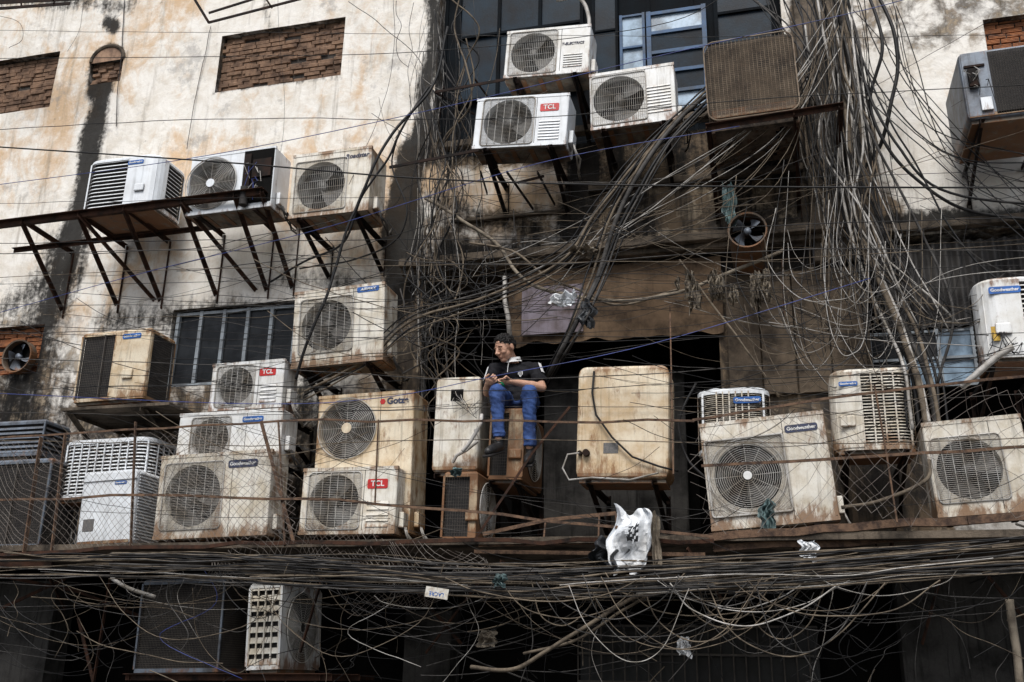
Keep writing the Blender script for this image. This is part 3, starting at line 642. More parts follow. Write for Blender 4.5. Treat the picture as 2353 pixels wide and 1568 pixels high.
me=bpy.data.meshes.new('wall'); me.from_pydata(vs,[],fs); me.materials.append(M['plaster'])
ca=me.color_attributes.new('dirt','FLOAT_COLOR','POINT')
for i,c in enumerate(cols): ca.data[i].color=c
wall=bpy.data.objects.new('wall',me); link(wall); wall.parent=bld
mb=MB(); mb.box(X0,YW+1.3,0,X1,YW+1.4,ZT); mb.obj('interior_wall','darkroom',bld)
mb=MB(); mb.box(X0,YW+.23,ZT-.2,X1,YW+1.29,ZT); mb.box(X0,YW+.23,ZB+.02,X1,YW+1.29,ZB+.16); mb.box(X0,YW+.23,P(1300,590).z-.0,X1,YW+1.29,P(1300,590).z+.15); mb.obj('floor_slab','concrete',bld)
SZ=P(600,1243,1.1).z
mb=MB(); mb.box(X0,YW-1.32,SZ-.09,X1,YW+.22,SZ-.035); mb.obj('ledge','concrete',bld)
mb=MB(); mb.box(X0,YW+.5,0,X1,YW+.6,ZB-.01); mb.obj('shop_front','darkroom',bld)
def panel(r,y,th,mat,name): mb=MB(); mb.box(r[0],y-th,r[1],r[2],y,r[3]); return mb.obj(name,mat,bld)
panel(rect(-200,1340,135,1700,.2),YW-.1,.3,'greywall','pier'); panel(rect(900,1400,1010,1750,.1),YW+.48,.3,'greywall','pier'); panel(rect(2080,1300,2500,1750,.1),YW+.3,.3,'greywall','pier')
r_=rect(1330,1440,1890,1750,-.3); mb=MB(); x=r_[0]
while x<r_[2]: mb.tube([(x,YW+.28,r_[1]),(x,YW+.28,r_[3])],.008,6); x+=.11
for i in range(5): z=r_[3]-.25*i; mb.box(r_[0],YW+.27,z-.01,r_[2],YW+.29,z+.01)
mb.obj('window_bars','wiredark',bld)
mb=MB(); mb.box(r_[0],YW+.4,r_[1],r_[2],YW+.41,r_[3]); mb.obj('window_pane','glass',bld)
# half-seen grimy partition inside the middle bay
rp=rect(1250,800,1660,1240,-.5); mb=MB(); mb.box(rp[0],YW+.5,rp[1],rp[2]-.35,YW+.56,rp[3]-.25); mb.obj('partition','greywall',bld,bevel=.01)
def bricks(r,y,mat,name,bl=.20,bh=.056):
    mb=MB(); mb.box(r[0]-.02,y,r[1]-.02,r[2]+.02,y+.1,r[3]+.02,1)
    z=r[1];row=0
    while z<r[3]-.01:
        x=r[0]-(row%2)*bl*.5+U(-.05,.05); zo=U(-.004,.004)
        while x<r[2]:
            L_=bl*U(.85,1.1); x0=max(x,r[0]-.01);x1=min(x+L_-.014,r[2]+.01)
            if x1-x0>.02 and R()>.05:
                dy=U(-.018,.014); dz=U(-.007,.004)+zo; top=min(z+bh-.011,r[3])
                mb.box(x0,y-.02+dy,z+dz,x1,y+.02,top+dz,0)
                for k in range(3):
                    zz=z+dz+(bh-.01)*(k+.25)/3.0
                    if zz+.008<r[3]: mb.box(x0+.002,y-.026+dy,zz,x1-.002,y-.0195+dy,zz+.008,0)
            x+=L_
        z+=bh;row+=1
    return mb.obj(name,[mat,'mortar'],bld)
bricks(H_brick,YW+.10,'brick','brick_infill'); bricks(H_brickL,YW+.10,'brick','brick_infill'); bricks(H_arch,YW+.08,'brick','brick_infill',.12,.05)
bricks(H_brickR,YW+.10,'brickorange','brick_infill'); bricks(H_fan,YW+.12,'brickorange','brick_infill')
mb=MB(); cx=(H_arch[0]+H_arch[2])/2; rr=(H_arch[2]-H_arch[0])/2
mb.tube([(cx+rr*math.cos(t*math.pi/12),YW-.004,H_arch[3]+rr*.9*math.sin(t*math.pi/12)) for t in range(13)],.03,8); mb.obj('arch_ring','concrete',bld)
mb=MB(); n=14; mb.add([(cx+rr*math.cos(t*math.pi/n),YW-.012,H_arch[3]-.02+rr*.9*math.sin(t*math.pi/n)) for t in range(n+1)],[tuple(range(n+1))]); mb.obj('arch_infill','brick',bld)
a=P(915,598,.25); b=P(2000,575,.25); mb=MB(); mb.box(a.x,YW-.24,a.z-.07,b.x,YW-.003,a.z+.02); mb.box(a.x,YW-.16,a.z-.13,b.x,YW-.003,a.z-.0705); mb.obj('ledge','concrete',bld,bevel=.01)
a=P(995,330,.1); b=P(1960,330,.1); mb=MB(); mb.box(a.x,YW-.12,a.z-.08,b.x,YW-.003,a.z); mb.obj('window_sill','concrete',bld,bevel=.01)
a=P(1350,430,.1); b=P(1850,430,.1); mb=MB(); mb.box(a.x,YW-.06,a.z-.03,b.x,YW-.003,a.z+.05); mb.obj('string_course','concrete',bld,bevel=.012)
a=P(1040,500,.1); b=P(1300,500,.1); mb=MB(); mb.box(a.x,YW-.05,a.z-.035,b.x,YW-.003,a.z+.0); mb.obj('string_course','concrete',bld,bevel=.01)
a=P(1992,530,.1); mb=MB(); mb.box(a.x,YW-.1,a.z-.03,X1,YW-.003,a.z+.05); mb.obj('lintel','concrete',bld,bevel=.01)
r=rect(1845,-60,1940,600,.1); mb=MB(); mb.box(r[0],YW-.1,r[1],r[2],YW-.004,ZT); mb.obj('pilaster','concrete',bld,bevel=.015)
y=YW+.24
mb=MB(); mb.box(H_bay[0],y,H_bay[1],H_bay[2],y+.04,H_bay[3])
for i in range(8):
    x=H_bay[0]+(H_bay[2]-H_bay[0])*i/8; mb.box(x,y-.02,H_bay[1],x+.04,y,H_bay[3])
mb.obj('bay_panelling','bluewall',bld)
def window(r,y,cols_,rows,fm,gm,fw=.035,paler=0.0):
    x0,z0,x1,z1=r; w=empty('window'); w.parent=bld; w.location=((x0+x1)/2,y,z0)
    X,Z=x1-x0,z1-z0; g=MB(); hx=X/2
    for i in range(cols_+1):
        x=-hx+(X-fw)*i/cols_; g.box(x,-.05,0,x+fw,0,Z)
    for j in range(rows+1): z=(Z-fw)*j/rows; g.box(-hx+.002,-.046,z,hx-.002,-.004,z+fw*.8)
    g.obj('frame',fm,w)
    g=MB()
    for i in range(cols_):
        for j in range(rows):
            xa=-hx+(X-fw)*i/cols_+fw; xb=-hx+(X-fw)*(i+1)/cols_; z=(Z-fw)*j/rows+fw*.8; z2=(Z-fw)*(j+1)/rows
            t=U(-.012,.02); g.add([(xa,-.02,z),(xb,-.02,z),(xb,-.02+t,z2),(xa,-.02+t,z2)],[(0,1,2,3)],1 if R()<paler else 0)
    g.obj('pane',[gm,'glasspale'],w); return w
window(rect(1488,18,1628,258,-.15),YW+.19,1,5,'blueframe','blueglass',.05,.5)
window(rect(1425,30,1484,258,-.15),YW+.21,1,3,'blueframe','blueglass',.03,.7)
window(rect(1360,-60,1420,200,-.15),YW+.21,1,2,'bluewall','blueglass',.03,0)
window(rect(1050,-80,1340,215,-.15),YW+.22,3,2,'bluewall','blueglass',.04,0)
window(rect(1640,-80,1780,120,-.15),YW+.22,1,2,'bluewall','blueglass',.04,0)
window((H_win[0]+.02,H_win[1]+.02,H_win[2]-.02,H_win[3]-.02),YW+.1,5,1,'greyframe','glass',.04,.0)
r=rect(1172,612,1662,782,.0)
mb=MB(); nX,nZ=40,14; g=[]
for j in range(nZ+1):
    for i in range(nX+1):
        x=r[0]+(r[2]-r[0])*i/nX; z=r[1]+(r[3]-r[1])*j/nZ; ed=(.06*noise.noise(Vector((x*5,0,0))) if j==0 else 0)
        g.append((x,YW-.05+.05*noise.noise(Vector((x*1.5,z*2,0))),z+ed))
mb.add(g,[(j*(nX+1)+i,j*(nX+1)+i+1,(j+1)*(nX+1)+i+1,(j+1)*(nX+1)+i) for j in range(nZ) for i in range(nX)]); mb.obj('boarding','board',bld)
rp=rect(1205,665,1345,782,.0); mb=MB(); mb.box(rp[0],YW-.103,rp[1]+.04,rp[2],YW-.10,rp[3]); mb.obj('poster','poster',bld)
r=H_mid; mb=MB()
for i in range(14):
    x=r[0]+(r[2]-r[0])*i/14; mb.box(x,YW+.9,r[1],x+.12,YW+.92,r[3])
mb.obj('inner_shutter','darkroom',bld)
r=rect(1672,625,1990,905,.03); mb=MB(); n=4
for i in range(n):
    xa=r[0]+(r[2]-r[0])*i/n; xb=r[0]+(r[2]-r[0])*(i+1)/n-.015; mb.box(xa,YW-.05-.01*(i%2),r[1],xb,YW-.004,r[3])
mb.obj('cladding','panelbrown',bld,bevel=.004)
r=rect(2018,545,2500,742,0); mb=MB(); g=[];n=180
for j in range(2):
    for i in range(n+1):
        x=r[0]+(r[2]-r[0])*i/n; g.append((x,YW+.05+.022*math.sin(x*60),r[1] if j==0 else r[3]))
mb.add(g,[(i,i+1,n+2+i,n+1+i) for i in range(n)]); mb.obj('corrugated_sheet','corrug',bld)
window(rect(2000,752,2250,885,0),YW+.12,3,2,'greyframe','glass',.03,.5)
mb=MB(); mb.box(-60,-40,-.02,60,60,0); o=mb.obj('ground','asphalt'); o['kind']='structure'
mb=MB(); mb.box(-60,YW-2.6,.0,60,YW+.5,.13); o=mb.obj('pavement','paving'); o['kind']='structure'
# ------------------------------------------------------------------ iron work
def ironbars(name,label,cat,segs,mat='rustlight',w=.035,t=.012):
    mb=MB()
    for s in segs:
        ps=[P(*p) for p in s[0]]; ww=s[1] if len(s)>1 else w; tt=s[2] if len(s)>2 else t
        for a,b in zip(ps[:-1],ps[1:]): mb.bar(a,b+(b-a).normalized()*.004,tt,ww)
    return tag(mb.obj(name,mat,center=True),label,cat)
def strip(p,q,n=6,jit=2):
    return [(p[0]+(q[0]-p[0])*i/n,p[1]+(q[1]-p[1])*i/n+(U(-jit,jit) if 0<i<n else 0),p[2]+(q[2]-p[2])*i/n+(U(-.02,.02) if 0<i<n else 0)) for i in range(n+1)]
ironbars('balcony_railing','bent rusty flat-bar railing along the ledge of air conditioners','railing',
 [(strip((-60,1012,1.38),(640,968,1.38),8,4)+strip((640,968,1.38),(1595,968,1.45),9,4)[1:],.018),
  (strip((-60,1152,1.4),(360,1138,1.4),4,4)+strip((360,1138,1.4),(780,1149,1.42),5,4)[1:]+strip((780,1149,1.42),(1440,1214,1.5),7,4)[1:]+[(1640,1234,1.5)],.022),
  ([(312,970,1.39),(300,1262,1.39)],.028),([(95,1005,1.39),(55,1272,1.39)],.045),([(150,1000,1.39),(118,1272,1.39)],.03),([(600,968,1.39),(676,1250,1.39)],.03),([(640,966,1.39),(655,1255,1.39)],.014),([(870,965,1.42),(862,1160,1.44)],.012)])
ironbars('balcony_railing','flaking iron railing crossing the louvred condensers','railing',
 [(strip((1592,966,1.45),(1960,908,1.4))+strip((1960,908,1.4),(2420,856,1.35))[1:],.020),(strip((1612,1071,1.45),(2420,1024,1.4),8,3),.022),([(2010,885,1.42),(2038,1045,1.42),(2062,1200,1.42)],.028)])
ironbars('iron_beam','thick flaking rusty beam under the tilted air conditioner','beam',[(strip((1630,1236,1.32),(2420,1182,1.3),12,4),.06,.05),(strip((1640,1262,1.25),(2420,1222,1.2),10,4),.05,.04)])
ironbars('iron_beam','rusty edge beam of the ledge','beam',[(strip((-60,1274,1.4),(700,1246,1.4),10,5)+strip((700,1246,1.4),(1640,1244,1.42),12,5)[1:],.032,.03)],'rustiron')
ironbars('iron_scaffold','rusty ladder-like iron frame lying on the ledge','iron frame',[([(1100,1250,1.3),(1450,1243,1.3)],.05),([(1110,1228,1.2),(1260,1195,1.2),(1415,1180,1.2)],.03),([(1255,1195,1.21),(1250,1246,1.25)],.03),([(1378,1184,1.21),(1376,1244,1.25)],.03),([(1090,1268,1.3),(1620,1275,1.3)],.03),([(1416,1180,1.2),(1420,1244,1.25)],.03)],'rustlight')
ironbars('iron_rod','slanting rusty iron rod propped beside the seated man','iron rod',[([(1310,935,1.2),(1225,1040,1.25),(1092,1240,1.35)],.02)],'rustiron')
ironbars('iron_rod','rusty upright rod beside the yellowed condenser','iron rod',[([(1540,700,.6),(1548,1090,1.3)],.014)],'rustlight')
ironbars('iron_scaffold','dark iron awning frame high on the facade','iron frame',[([(430,-30,.9),(480,52,.9)],.03),([(480,52,.9),(700,-5,.9)],.03),([(480,30,.5),(640,-20,.5)],.03),([(600,-20,.9),(625,18,.9)],.02),([(700,-5,.9),(860,-40,.9)],.03)],'darkiron')
ironbars('iron_scaffold','dark iron frame bolted above bricked-up openings','iron frame',[([(-60,24,.8),(160,8,.8)],.04),([(-60,6,.8),(200,-8,.8)],.09),([(45,-20,.8),(50,18,.8)],.02),([(120,-20,.8),(125,12,.8)],.02)],'darkiron')
ironbars('metal_rack','rusty rack and struts below two white air conditioners','metal rack',[([(895,385,.9),(1100,345,.9)],.03),([(1000,212,.8),(1160,183,.8)],.03),([(1000,212,.8),(1090,262,.2)],.025),([(1020,200,.8),(1005,320,.1)],.025),([(1165,395,.8),(1225,480,.1)],.03),([(1235,395,.8),(1275,470,.1)],.03),([(1190,420,.6),(1250,405,.6)],.025),([(1105,395,.7),(1120,445,.1)],.03),([(1090,180,.7),(1130,235,.2)],.02)],'darkiron')
ironbars('iron_scaffold','dark iron struts hanging beneath the ledge','iron frame',[([(-40,1315,1.3),(180,1360,.8),(330,1420,.5)],.03),([(-40,1290,1.3),(120,1300,1.2)],.08,.05),([(100,1300,1.2),(150,1400,.6)],.03),([(0,1400,.9),(150,1330,.9)],.03),([(180,1420,.8),(215,1569,.8)],.03),([(260,1290,1.0),(210,1600,.8)],.03)],'rustiron')
ironbars('iron_scaffold','rusted stays hanging under the ledge','iron frame',[([(1150,1290,1.3),(1330,1360,.6)],.025),([(1580,1260,1.3),(1660,1380,.9)],.03),([(690,1500,1.25),(740,1330,1.25)],.035),([(2010,1230,1.2),(2030,1350,1.0)],.035),([(2060,1200,1.2),(2040,1300,1.0)],.04),([(1820,1240,1.2),(1840,1320,.9)],.03),([(900,1290,1.2),(1060,1480,.5)],.025),([(1130,1300,1.1),(980,1500,.5)],.02),([(2180,1260,1.1),(2120,1480,.6)],.025),([(2250,1300,1.1),(2353,1420,.6)],.03)],'rustiron')
ironbars('iron_rod','rusty angle fixed upright among the cables','iron rod',[([(1798,600,.45),(1802,725,.45)],.03)],'rustiron')
def chainlink(c,label,cell=.072,wob=.03,r=.0017,miss=.1):
    bl,br,tr,tl=[P(*q) for q in c]; W=(br-bl).length; H=(tl-bl).length; nx=int(W/cell); nz=int(H/cell*1.0); mb=MB()
    def pt(i,j):
        u=i/nx; v=j/nz; p=bl.lerp(br,u).lerp(tl.lerp(tr,u),v)
        w=noise.noise_vector(p*1.7)*wob*2+noise.noise_vector(p*5)*wob*.5; return p+w
    for s in (1,-1):
        for st in range(-nz,nx+nz):
            pts=[]
            for j in range(nz*1+1):
                i=st+j if s==1 else st+nz-j
                if 0<=i<=nx: pts.append(pt(i,j))
            if len(pts)>1 and R()>miss: mb.tube(pts,r,3,caps=False)
    return tag(mb.obj('chain_link_fence','wirerust',center=True),label,'fence','chain-link mesh panels')
chainlink([(-40,1262,1.41),(690,1236,1.41),(640,972,1.41),(-40,1016,1.41)],'sagging chain-link mesh in front of the condensers',wob=.05)
chainlink([(1600,1226,1.47),(2420,1182,1.44),(2420,862,1.4),(1600,968,1.46)],'torn chain-link mesh over the railing',.09,.09,miss=.3)
chainlink([(480,1325,1.4),(1120,1310,1.45),(1120,1248,1.42),(480,1252,1.42)],'crumpled chain-link mesh hanging from the ledge',.05,.12)
chainlink([(800,1430,1.3),(1020,1380,1.3),(1040,1330,1.35),(810,1350,1.35)],'torn scrap of wire mesh dangling below the ledge',.06,.1,.0022)
# ------------------------------------------------------------------ exhaust fans
def exfan(px,py,d,r,label,ang=0.3):
    c=P(px,py,d); e=empty('exhaust_fan',Matrix.Translation(c)); tag(e,label,'exhaust fan')
    g=MB(); n=28; c_=lambda q,y:[(q*math.cos(2*math.pi*i/n),y,q*math.sin(2*math.pi*i/n)) for i in range(n)]
    g.loops([c_(r*.93,d*.9),c_(r*.93,0),c_(r*1.02,-.005),c_(r*1.02,.02),c_(r,.03),c_(r,d)]); g.obj('drum','brownpaint',e)
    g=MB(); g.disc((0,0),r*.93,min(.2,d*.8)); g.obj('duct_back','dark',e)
    fan_blades(e,(0,0),r*.85,.05,ang,nb=4,mat='galv')
    g=MB()
    for i in range(2): g.bar((-r*.95,.1,(.2-.4*i)*r),(r*.95,.1,(.2-.4*i)*r),.012,.02)
    g.obj('motor_mount','darkiron',e)
exfan(1718,528,.75,.175,'rusty round exhaust fan with four blades in a drum')
exfan(38,818,.1,.2,'blackened exhaust fan set in broken brickwork',.8)
# ------------------------------------------------------------------ rags and bags
def rag(px,py,d,w,h,label,mat='plastic',name='plastic_bag',cat='plastic bag',seed=0,amp=.5,marks=False,cr_=1.0):
    c=P(px,py,d); mb=MB(); n=26; g=[]
    for j in range(n+1):
        for i in range(n+1):
            u=i/n-.5; v=j/n-.5; k=1+.45*noise.noise(Vector((u*2.5+seed,v*2.5,seed*2.1)))
            x=u*w*k*(1-.5*abs(v)); z=v*h*k; y=noise.noise(Vector((u*5+seed,v*2+seed,1)))*w*amp
            cr=(noise.noise(Vector((u*11,v*7,seed)))*.5+noise.noise(Vector((u*23,v*19,seed+4)))*.3)*cr_
            g.append(c+Vector((x+.2*w*noise.noise(Vector((v*4,seed,0)))+.05*w*cr,y+.25*w*amp*cr,z+.04*h*cr)))
    for j in range(n):
        for i in range(n):
            u=i/n-.5; v=j/n-.5
            mk=marks and abs(u-.05)<.13 and -.05<v<.22 and noise.noise(Vector((u*22,v*34,seed)))>.0
            mb.add([g[j*(n+1)+i],g[j*(n+1)+i+1],g[(j+1)*(n+1)+i+1],g[(j+1)*(n+1)+i]],[(0,1,2,3)],1 if mk else 0)
    return tag(mb.obj(name,[mat,'plasticgrey'],center=True,smooth=False),label,cat)
rag(1450,1240,1.55,.33,.50,'torn white plastic bag with dark print caught on railing',seed=2.2,marks=True,amp=.35,cr_=.8)
rag(1405,1275,1.5,.28,.26,'grey plastic sheet hanging from the ledge','plasticgrey',seed=5)
rag(1508,1245,1.52,.08,.4,'dirty white rag knotted on a rusty rod','rag','rag','rag',seed=6)
rag(1296,688,1.0,.24,.14,'clear plastic bag snagged on cables','plastic',seed=9)
rag(1350,722,1.0,.15,.25,'small black plastic bag hanging from a conduit','plasticgrey',seed=12)
rag(1676,470,.7,.12,.42,'torn teal plastic strip hanging on wires','teal',seed=15)
rag(1860,1265,1.4,.14,.16,'scrap of white plastic under the beam',seed=18)
rag(1572,1487,1.3,.11,.14,'white plastic scrap hanging under the cables',seed=21,marks=True)
rag(1148,1335,1.75,.12,.1,'pale blue plastic scrap on the cable bundle','teal',seed=24)
rag(1345,575,.9,.26,.1,'clear bottle-like plastic scrap on cables','rag',seed=27)
rag(1120,1468,1.3,.18,.12,'strip of dirty rag on lower cables','rag','rag','rag',seed=33)
for i in range(18):
    x_=U(1550,1760); rag(x_,U(628,660)+U(0,40),U(.75,.95),U(.04,.12),U(.12,.30),'dusty rag draped over cables','rag','rag','rag',seed=40+i*3,amp=1.0)
rag(1050,1085,1.35,.12,.07,'blue plastic scrap on top of a condenser','teal',seed=90)
rag(1765,1180,1.3,.14,.2,'shredded blue-white plastic caught on wires','teal',seed=93)
c=P(1004,1363,1.8); e=empty('paper_sign',Matrix.Translation(c)@Matrix.Rotation(math.radians(188),4,'Y')); tag(e,'small tilted white card with printing hung on cables','paper sign')
mb=MB(); mb.box(-.095,-.002,-.04,.095,.002,.04); mb.obj('card','sticker',e); lettering('LACRE',.04,'bluebadge',e,(0,-.004,.008),width=.12)
# ------------------------------------------------------------------ CABLES
def spline(ps,n=8):
    ps=[Vector(p) for p in ps]; out=[]; q=[ps[0]*2-ps[1]]+ps+[ps[-1]*2-ps[-2]]
    for i in range(1,len(q)-2):
        for t in range(n):
            t/=n; a,b,c,d=q[i-1],q[i],q[i+1],q[i+2]
            out.append(.5*((2*b)+(c-a)*t+(2*a-5*b+4*c-d)*t*t+(3*b-a-3*c+d)*t**3))
    out.append(ps[-1]); return out
CT={'black':'black cable','dust':'dust-covered brown cable','grey':'grimy grey cable','pale':'pale grey cable','blue':'thin blue cable'}
cnt=[0]
def cpath(pts,sag,n,wob):
    ps=[P(*p) for p in pts]
    if len(ps)==2:
        a,b=ps; k=7; ps=[a.lerp(b,i/k)-Vector((0,0,sag*4*(i/k)*(1-i/k))) for i in range(k+1)]
    ps=spline(ps,n)
    if wob:
        s=R()*50; ps=[p+noise.noise_vector(p*1.3+Vector((s,s,s)))*wob*3+noise.noise_vector(p*5+Vector((s,0,0)))*wob*.5 for p in ps]
    return ps
KO=(P(1080,750,1.2),P(1265,1065,1.2))   # air space in front of the seated man stays free of loose wires
def blocks(ps): return any(KO[0].x<p.x<KO[1].x and KO[1].z<p.z<KO[0].z and p.y<YW-.75 for p in ps)
def cable(pts,r=.005,mat='black',how='slung across the facade',sag=0,n=8,name='cable',lab=None,wob=.01,sides=6,free=False):
    ps=cpath(pts,sag,n,wob)
    if free and blocks(ps) and R()<.85: return None
    mb=MB(); mb.tube(ps,r,sides)
    if name=='cable': cnt[0]+=1
    o=mb.obj(name,mat,smooth=True,center=True)
    tag(o,lab or (CT.get(mat,'cable')+' '+how),'cable' if name=='cable' else name,'electric cables on the facade' if name=='cable' else None); return o
cable([(-60,334,2.4),(500,372,2.4),(1000,412,2.4),(1600,428,2.4),(2450,432,2.4)],.0075,'black','stretched taut across the street front',wob=.0)
cable([(-60,432,1.4),(450,362,1.4),(950,262,1.4),(1560,118,1.5),(2000,20,1.6),(2200,-40,1.6)],.004,'blue',wob=.0)
cable([(-60,135,1.2),(500,130,1.2),(980,118,1.2),(1500,60,1.2),(1700,-30,1.2)],.004,'black',wob=0)
cable([(-60,735,1.5),(320,630,1.5),(760,520,1.5),(1240,375,1.5),(1700,290,1.5)],.0038,'blue',wob=0)
cable([(-60,902,1.6),(560,928,1.6),(870,915,1.6),(1130,866,1.6),(1500,790,1.5),(2000,640,1.3)],.0034,'blue',wob=0)
cable([(1030,60,.8),(1000,190,.85),(905,305,1.0),(850,400,1.1),(805,505,1.1),(772,610,1.1),(742,700,1.15),(700,800,1.15),(680,870,1.1)],.016,'black',lab='thick taped black cable hanging past air conditioners')
cable([(990,200,.8),(925,300,.9),(890,370,.95),(830,450,1.0),(790,560,.9),(700,600,.5),(620,650,.3)],.012,'black','draped between units')
cable([(915,300,.9),(900,380,.9),(935,480,.9),(900,560,.8),(790,600,.6),(690,620,.3)],.009,'black','draped between units')
for k,(dx,r,mt) in enumerate([(0,.022,'grey'),(14,.016,'black'),(-12,.012,'dust'),(24,.010,'grey'),(-22,.009,'black'),(34,.008,'black')]):
    cable([(1660+dx,190,.6),(1570+dx,270,.8),(1490+dx,370,.9),(1420+dx,500,.9),(1375+dx*.8,620,.9),(1330+dx*.6,730,1.0),(1285+dx*.5,815,.9),(1240+dx*.3,895,.6)],r,mt,'in a bundle falling diagonally')
for k,(dy,r,mt) in enumerate([(0,.014,'dust'),(10,.010,'black'),(-12,.010,'grey'),(20,.008,'dust'),(-24,.007,'black')]):
    cable([(1660,215+dy,.6),(1500,335+dy,.8),(1370,490+dy,.9),(1300,590+dy,.9),(1150,670+dy,.9),(950,740+dy,.9),(850,820+dy,.8),(700,900+dy,.8)],r,mt,'sweeping down from the wire trunk')
trunk=[(1895,-30,.5),(1925,120,.5),(1955,300,.5),(1962,430,.5),(1985,545,.55),(2022,650,.6),(2070,760,.7),(2108,860,.9),(2128,985,1.0)]
for dx,dy,r,mt in [(0,0,.028,'dust'),(18,0,.022,'grey'),(-15,0,.016,'black'),(30,5,.016,'dust'),(-26,0,.014,'pale'),(40,0,.012,'black'),(8,-4,.014,'pale'),(50,0,.010,'black'),(-36,0,.010,'black')]:
    cable([(x+dx+U(-4,4),y+dy,d+.12*(mt in('dust','pale'))+U(-.04,.06)) for x,y,d in trunk],r,mt,'in the thick trunk of wires down the wall')
cable([(2010,-30,.5),(2052,60,.6),(2064,150,.6),(2045,250,.6),(2022,330,.5),(1985,385,.4)],.018,'black','bulging out from the trunk')
cable([(1990,-30,.6),(2030,100,.7),(2000,230,.6),(2040,340,.7),(2150,440,.7),(2250,490,.6),(2450,520,.6)],.016,'black')
cable([(1925,-30,.6),(1985,180,.7),(2060,330,.8),(2160,430,.8),(2420,475,.8)],.013,'black')
cable([(1940,20,.6),(2030,250,.8),(2120,400,.8),(2240,600,.8),(2420,700,.9)],.009,'black')
cable([(1930,60,.6),(2000,300,.8),(2090,480,.8),(2190,700,.9),(2160,880,.9)],.012,'grey')
cable([(975,455,.5),(1060,508,.6),(1140,560,.6),(1182,622,.7),(1235,660,.75),(1335,682,.8),(1450,692,.75),(1560,675,.7),(1650,640,.6),(1800,575,.4)],.018,'rag',lab='pale corrugated conduit snaking over the ledge',name='conduit')
cable([(1080,560,.6),(1180,575,.7),(1250,630,.75),(1340,670,.8),(1420,700,.8),(1560,660,.7)],.012,'dust',lab='dusty plastic conduit running along the ledge',name='conduit')
cable([(1160,640,.5),(1158,690,.6),(1168,740,.6),(1172,790,.5)],.024,'pale',lab='white plastic drain pipe by the boarding',name='conduit')
cable([(1560,600,.6),(1620,680,.8),(1690,770,.9),(1750,850,.9),(1790,910,.8)],.010,'dust',lab='brown conduit slanting past the cladding',name='conduit')
cable([(2330,800,1.35),(2290,825,1.35),(2240,868,1.35),(2215,890,1.3)],.026,'pale',lab='white drain hose bent from a condenser',name='hose')
cable([(1062,1040,1.3),(1082,1015,1.32),(1100,980,1.32),(1105,955,1.2)],.018,'pale',lab='foam-wrapped refrigerant pipe on a condenser',name='hose')
cable([(1080,1530,1.5),(1180,1535,1.55),(1260,1495,1.6),(1370,1430,1.6),(1480,1370,1.5),(1620,1330,1.4)],.016,'dust',lab='thick muddy cable under the ledge')
cable([(1200,1500,1.5),(1330,1470,1.5),(1430,1400,1.5),(1520,1345,1.4)],.011,'dust')
cable([(1935,1170,1.35),(2020,1155,1.35),(2130,1105,1.3),(2140,1060,1.2)],.015,'dust',lab='dusty conduit lying under condensers',name='conduit')
cable([(1280,0,.3),(1330,-5,.3),(1352,40,.3),(1352,110,.3),(1350,200,.2)],.022,'pale',lab='white bent pipe above the bay',name='pipe')
cable([(1850,60,.3),(1862,150,.3),(1850,200,.3),(1835,235,.3)],.012,'pale',lab='white plastic pipe behind the wires',name='pipe')
cable([(2320,1370,1.2),(2332,1480,1.2),(2345,1600,1.2)],.03,'rag',lab='grimy white downpipe under the ledge',name='pipe')
cable([(255,1325,1.3),(310,1355,1.3),(360,1372,1.2)],.018,'pale',lab='short white pipe stub under the ledge',name='pipe')
cable([(1600,880,.9),(1575,930,1.0),(1560,990,1.0),(1580,1060,1.0),(1640,1115,1.1)],.012,'black')
ys=[70,300,470,560,585,640,655,700,745,760,800,822,870,900,930,948,985,1010]
for i,y in enumerate(ys):
    y2=y+U(-120,40)+ (60 if y>700 else 0); d=U(.9,1.9); ym=(y+y2)/2+U(0,40)
    cable([(-60,y,d),(500,y*.75+y2*.25+U(-8,20),d),(1150,ym,d),(1800,y*.25+y2*.75+U(-8,20),d),(2450,y2,d)],U(.0025,.0045),random.choice(['black','black','grey','dust']),wob=.006,free=i%2==0)
for i in range(34):
    xa=U(-40,1100); xb=xa+U(350,1200); ya=U(560,960); yb=ya+U(-170,150); d=U(.7,1.5)
    cable([(xa,ya,d),(xb,yb,d+U(-.3,.3))],U(.002,.0045),random.choice(['black','grey','dust','black','black']),'slung between the units',sag=U(.03,.35),wob=.012,free=True)
for i in range(20):
    x=U(965,1060); d=U(.3,.7); y0=U(-40,350); y1=y0+U(300,700); pts=[];k=6
    for j in range(k+1): pts.append((x+U(-30,35)+ (20*math.sin(j)),y0+(y1-y0)*j/k,d+U(-.1,.15)))
    cable(pts,U(.004,.010),random.choice(['black','black','grey','dust']),'hanging in the tangle beside the bay',wob=.012)
for i in range(14):
    x=U(955,1130); d=U(.5,.7); y0=U(560,700); y1=y0+U(150,330); pts=[(x+U(-40,40),y0+(y1-y0)*j/5,d+U(-.1,.12)) for j in range(6)]
    cable(pts,U(.003,.008),random.choice(['black','grey','black','dust']),'hanging in a knot behind the man',wob=.02)
for i in range(22):
    x=U(1860,1960); pts=[(x,-40,.5),(x+U(-30,60),150,.55+U(0,.2)),(x+U(0,70),330,.6+U(0,.2)),(x+U(20,150),520,.6+U(0,.2)),(x+U(60,300),720+U(-40,60),.8)]
    cable(pts,U(.003,.011),random.choice(['black','grey','dust','black','pale']),'falling with the wire trunk',wob=.012)
for i in range(12):
    cable([(U(1700,1850),-30,.6),(U(1780,1900),120,.7),(U(1820,1900),260,.6),(U(1840,1930),420,.5)],U(.004,.010),random.choice(['black','black','grey']),'looping out of the wire trunk',wob=.03)
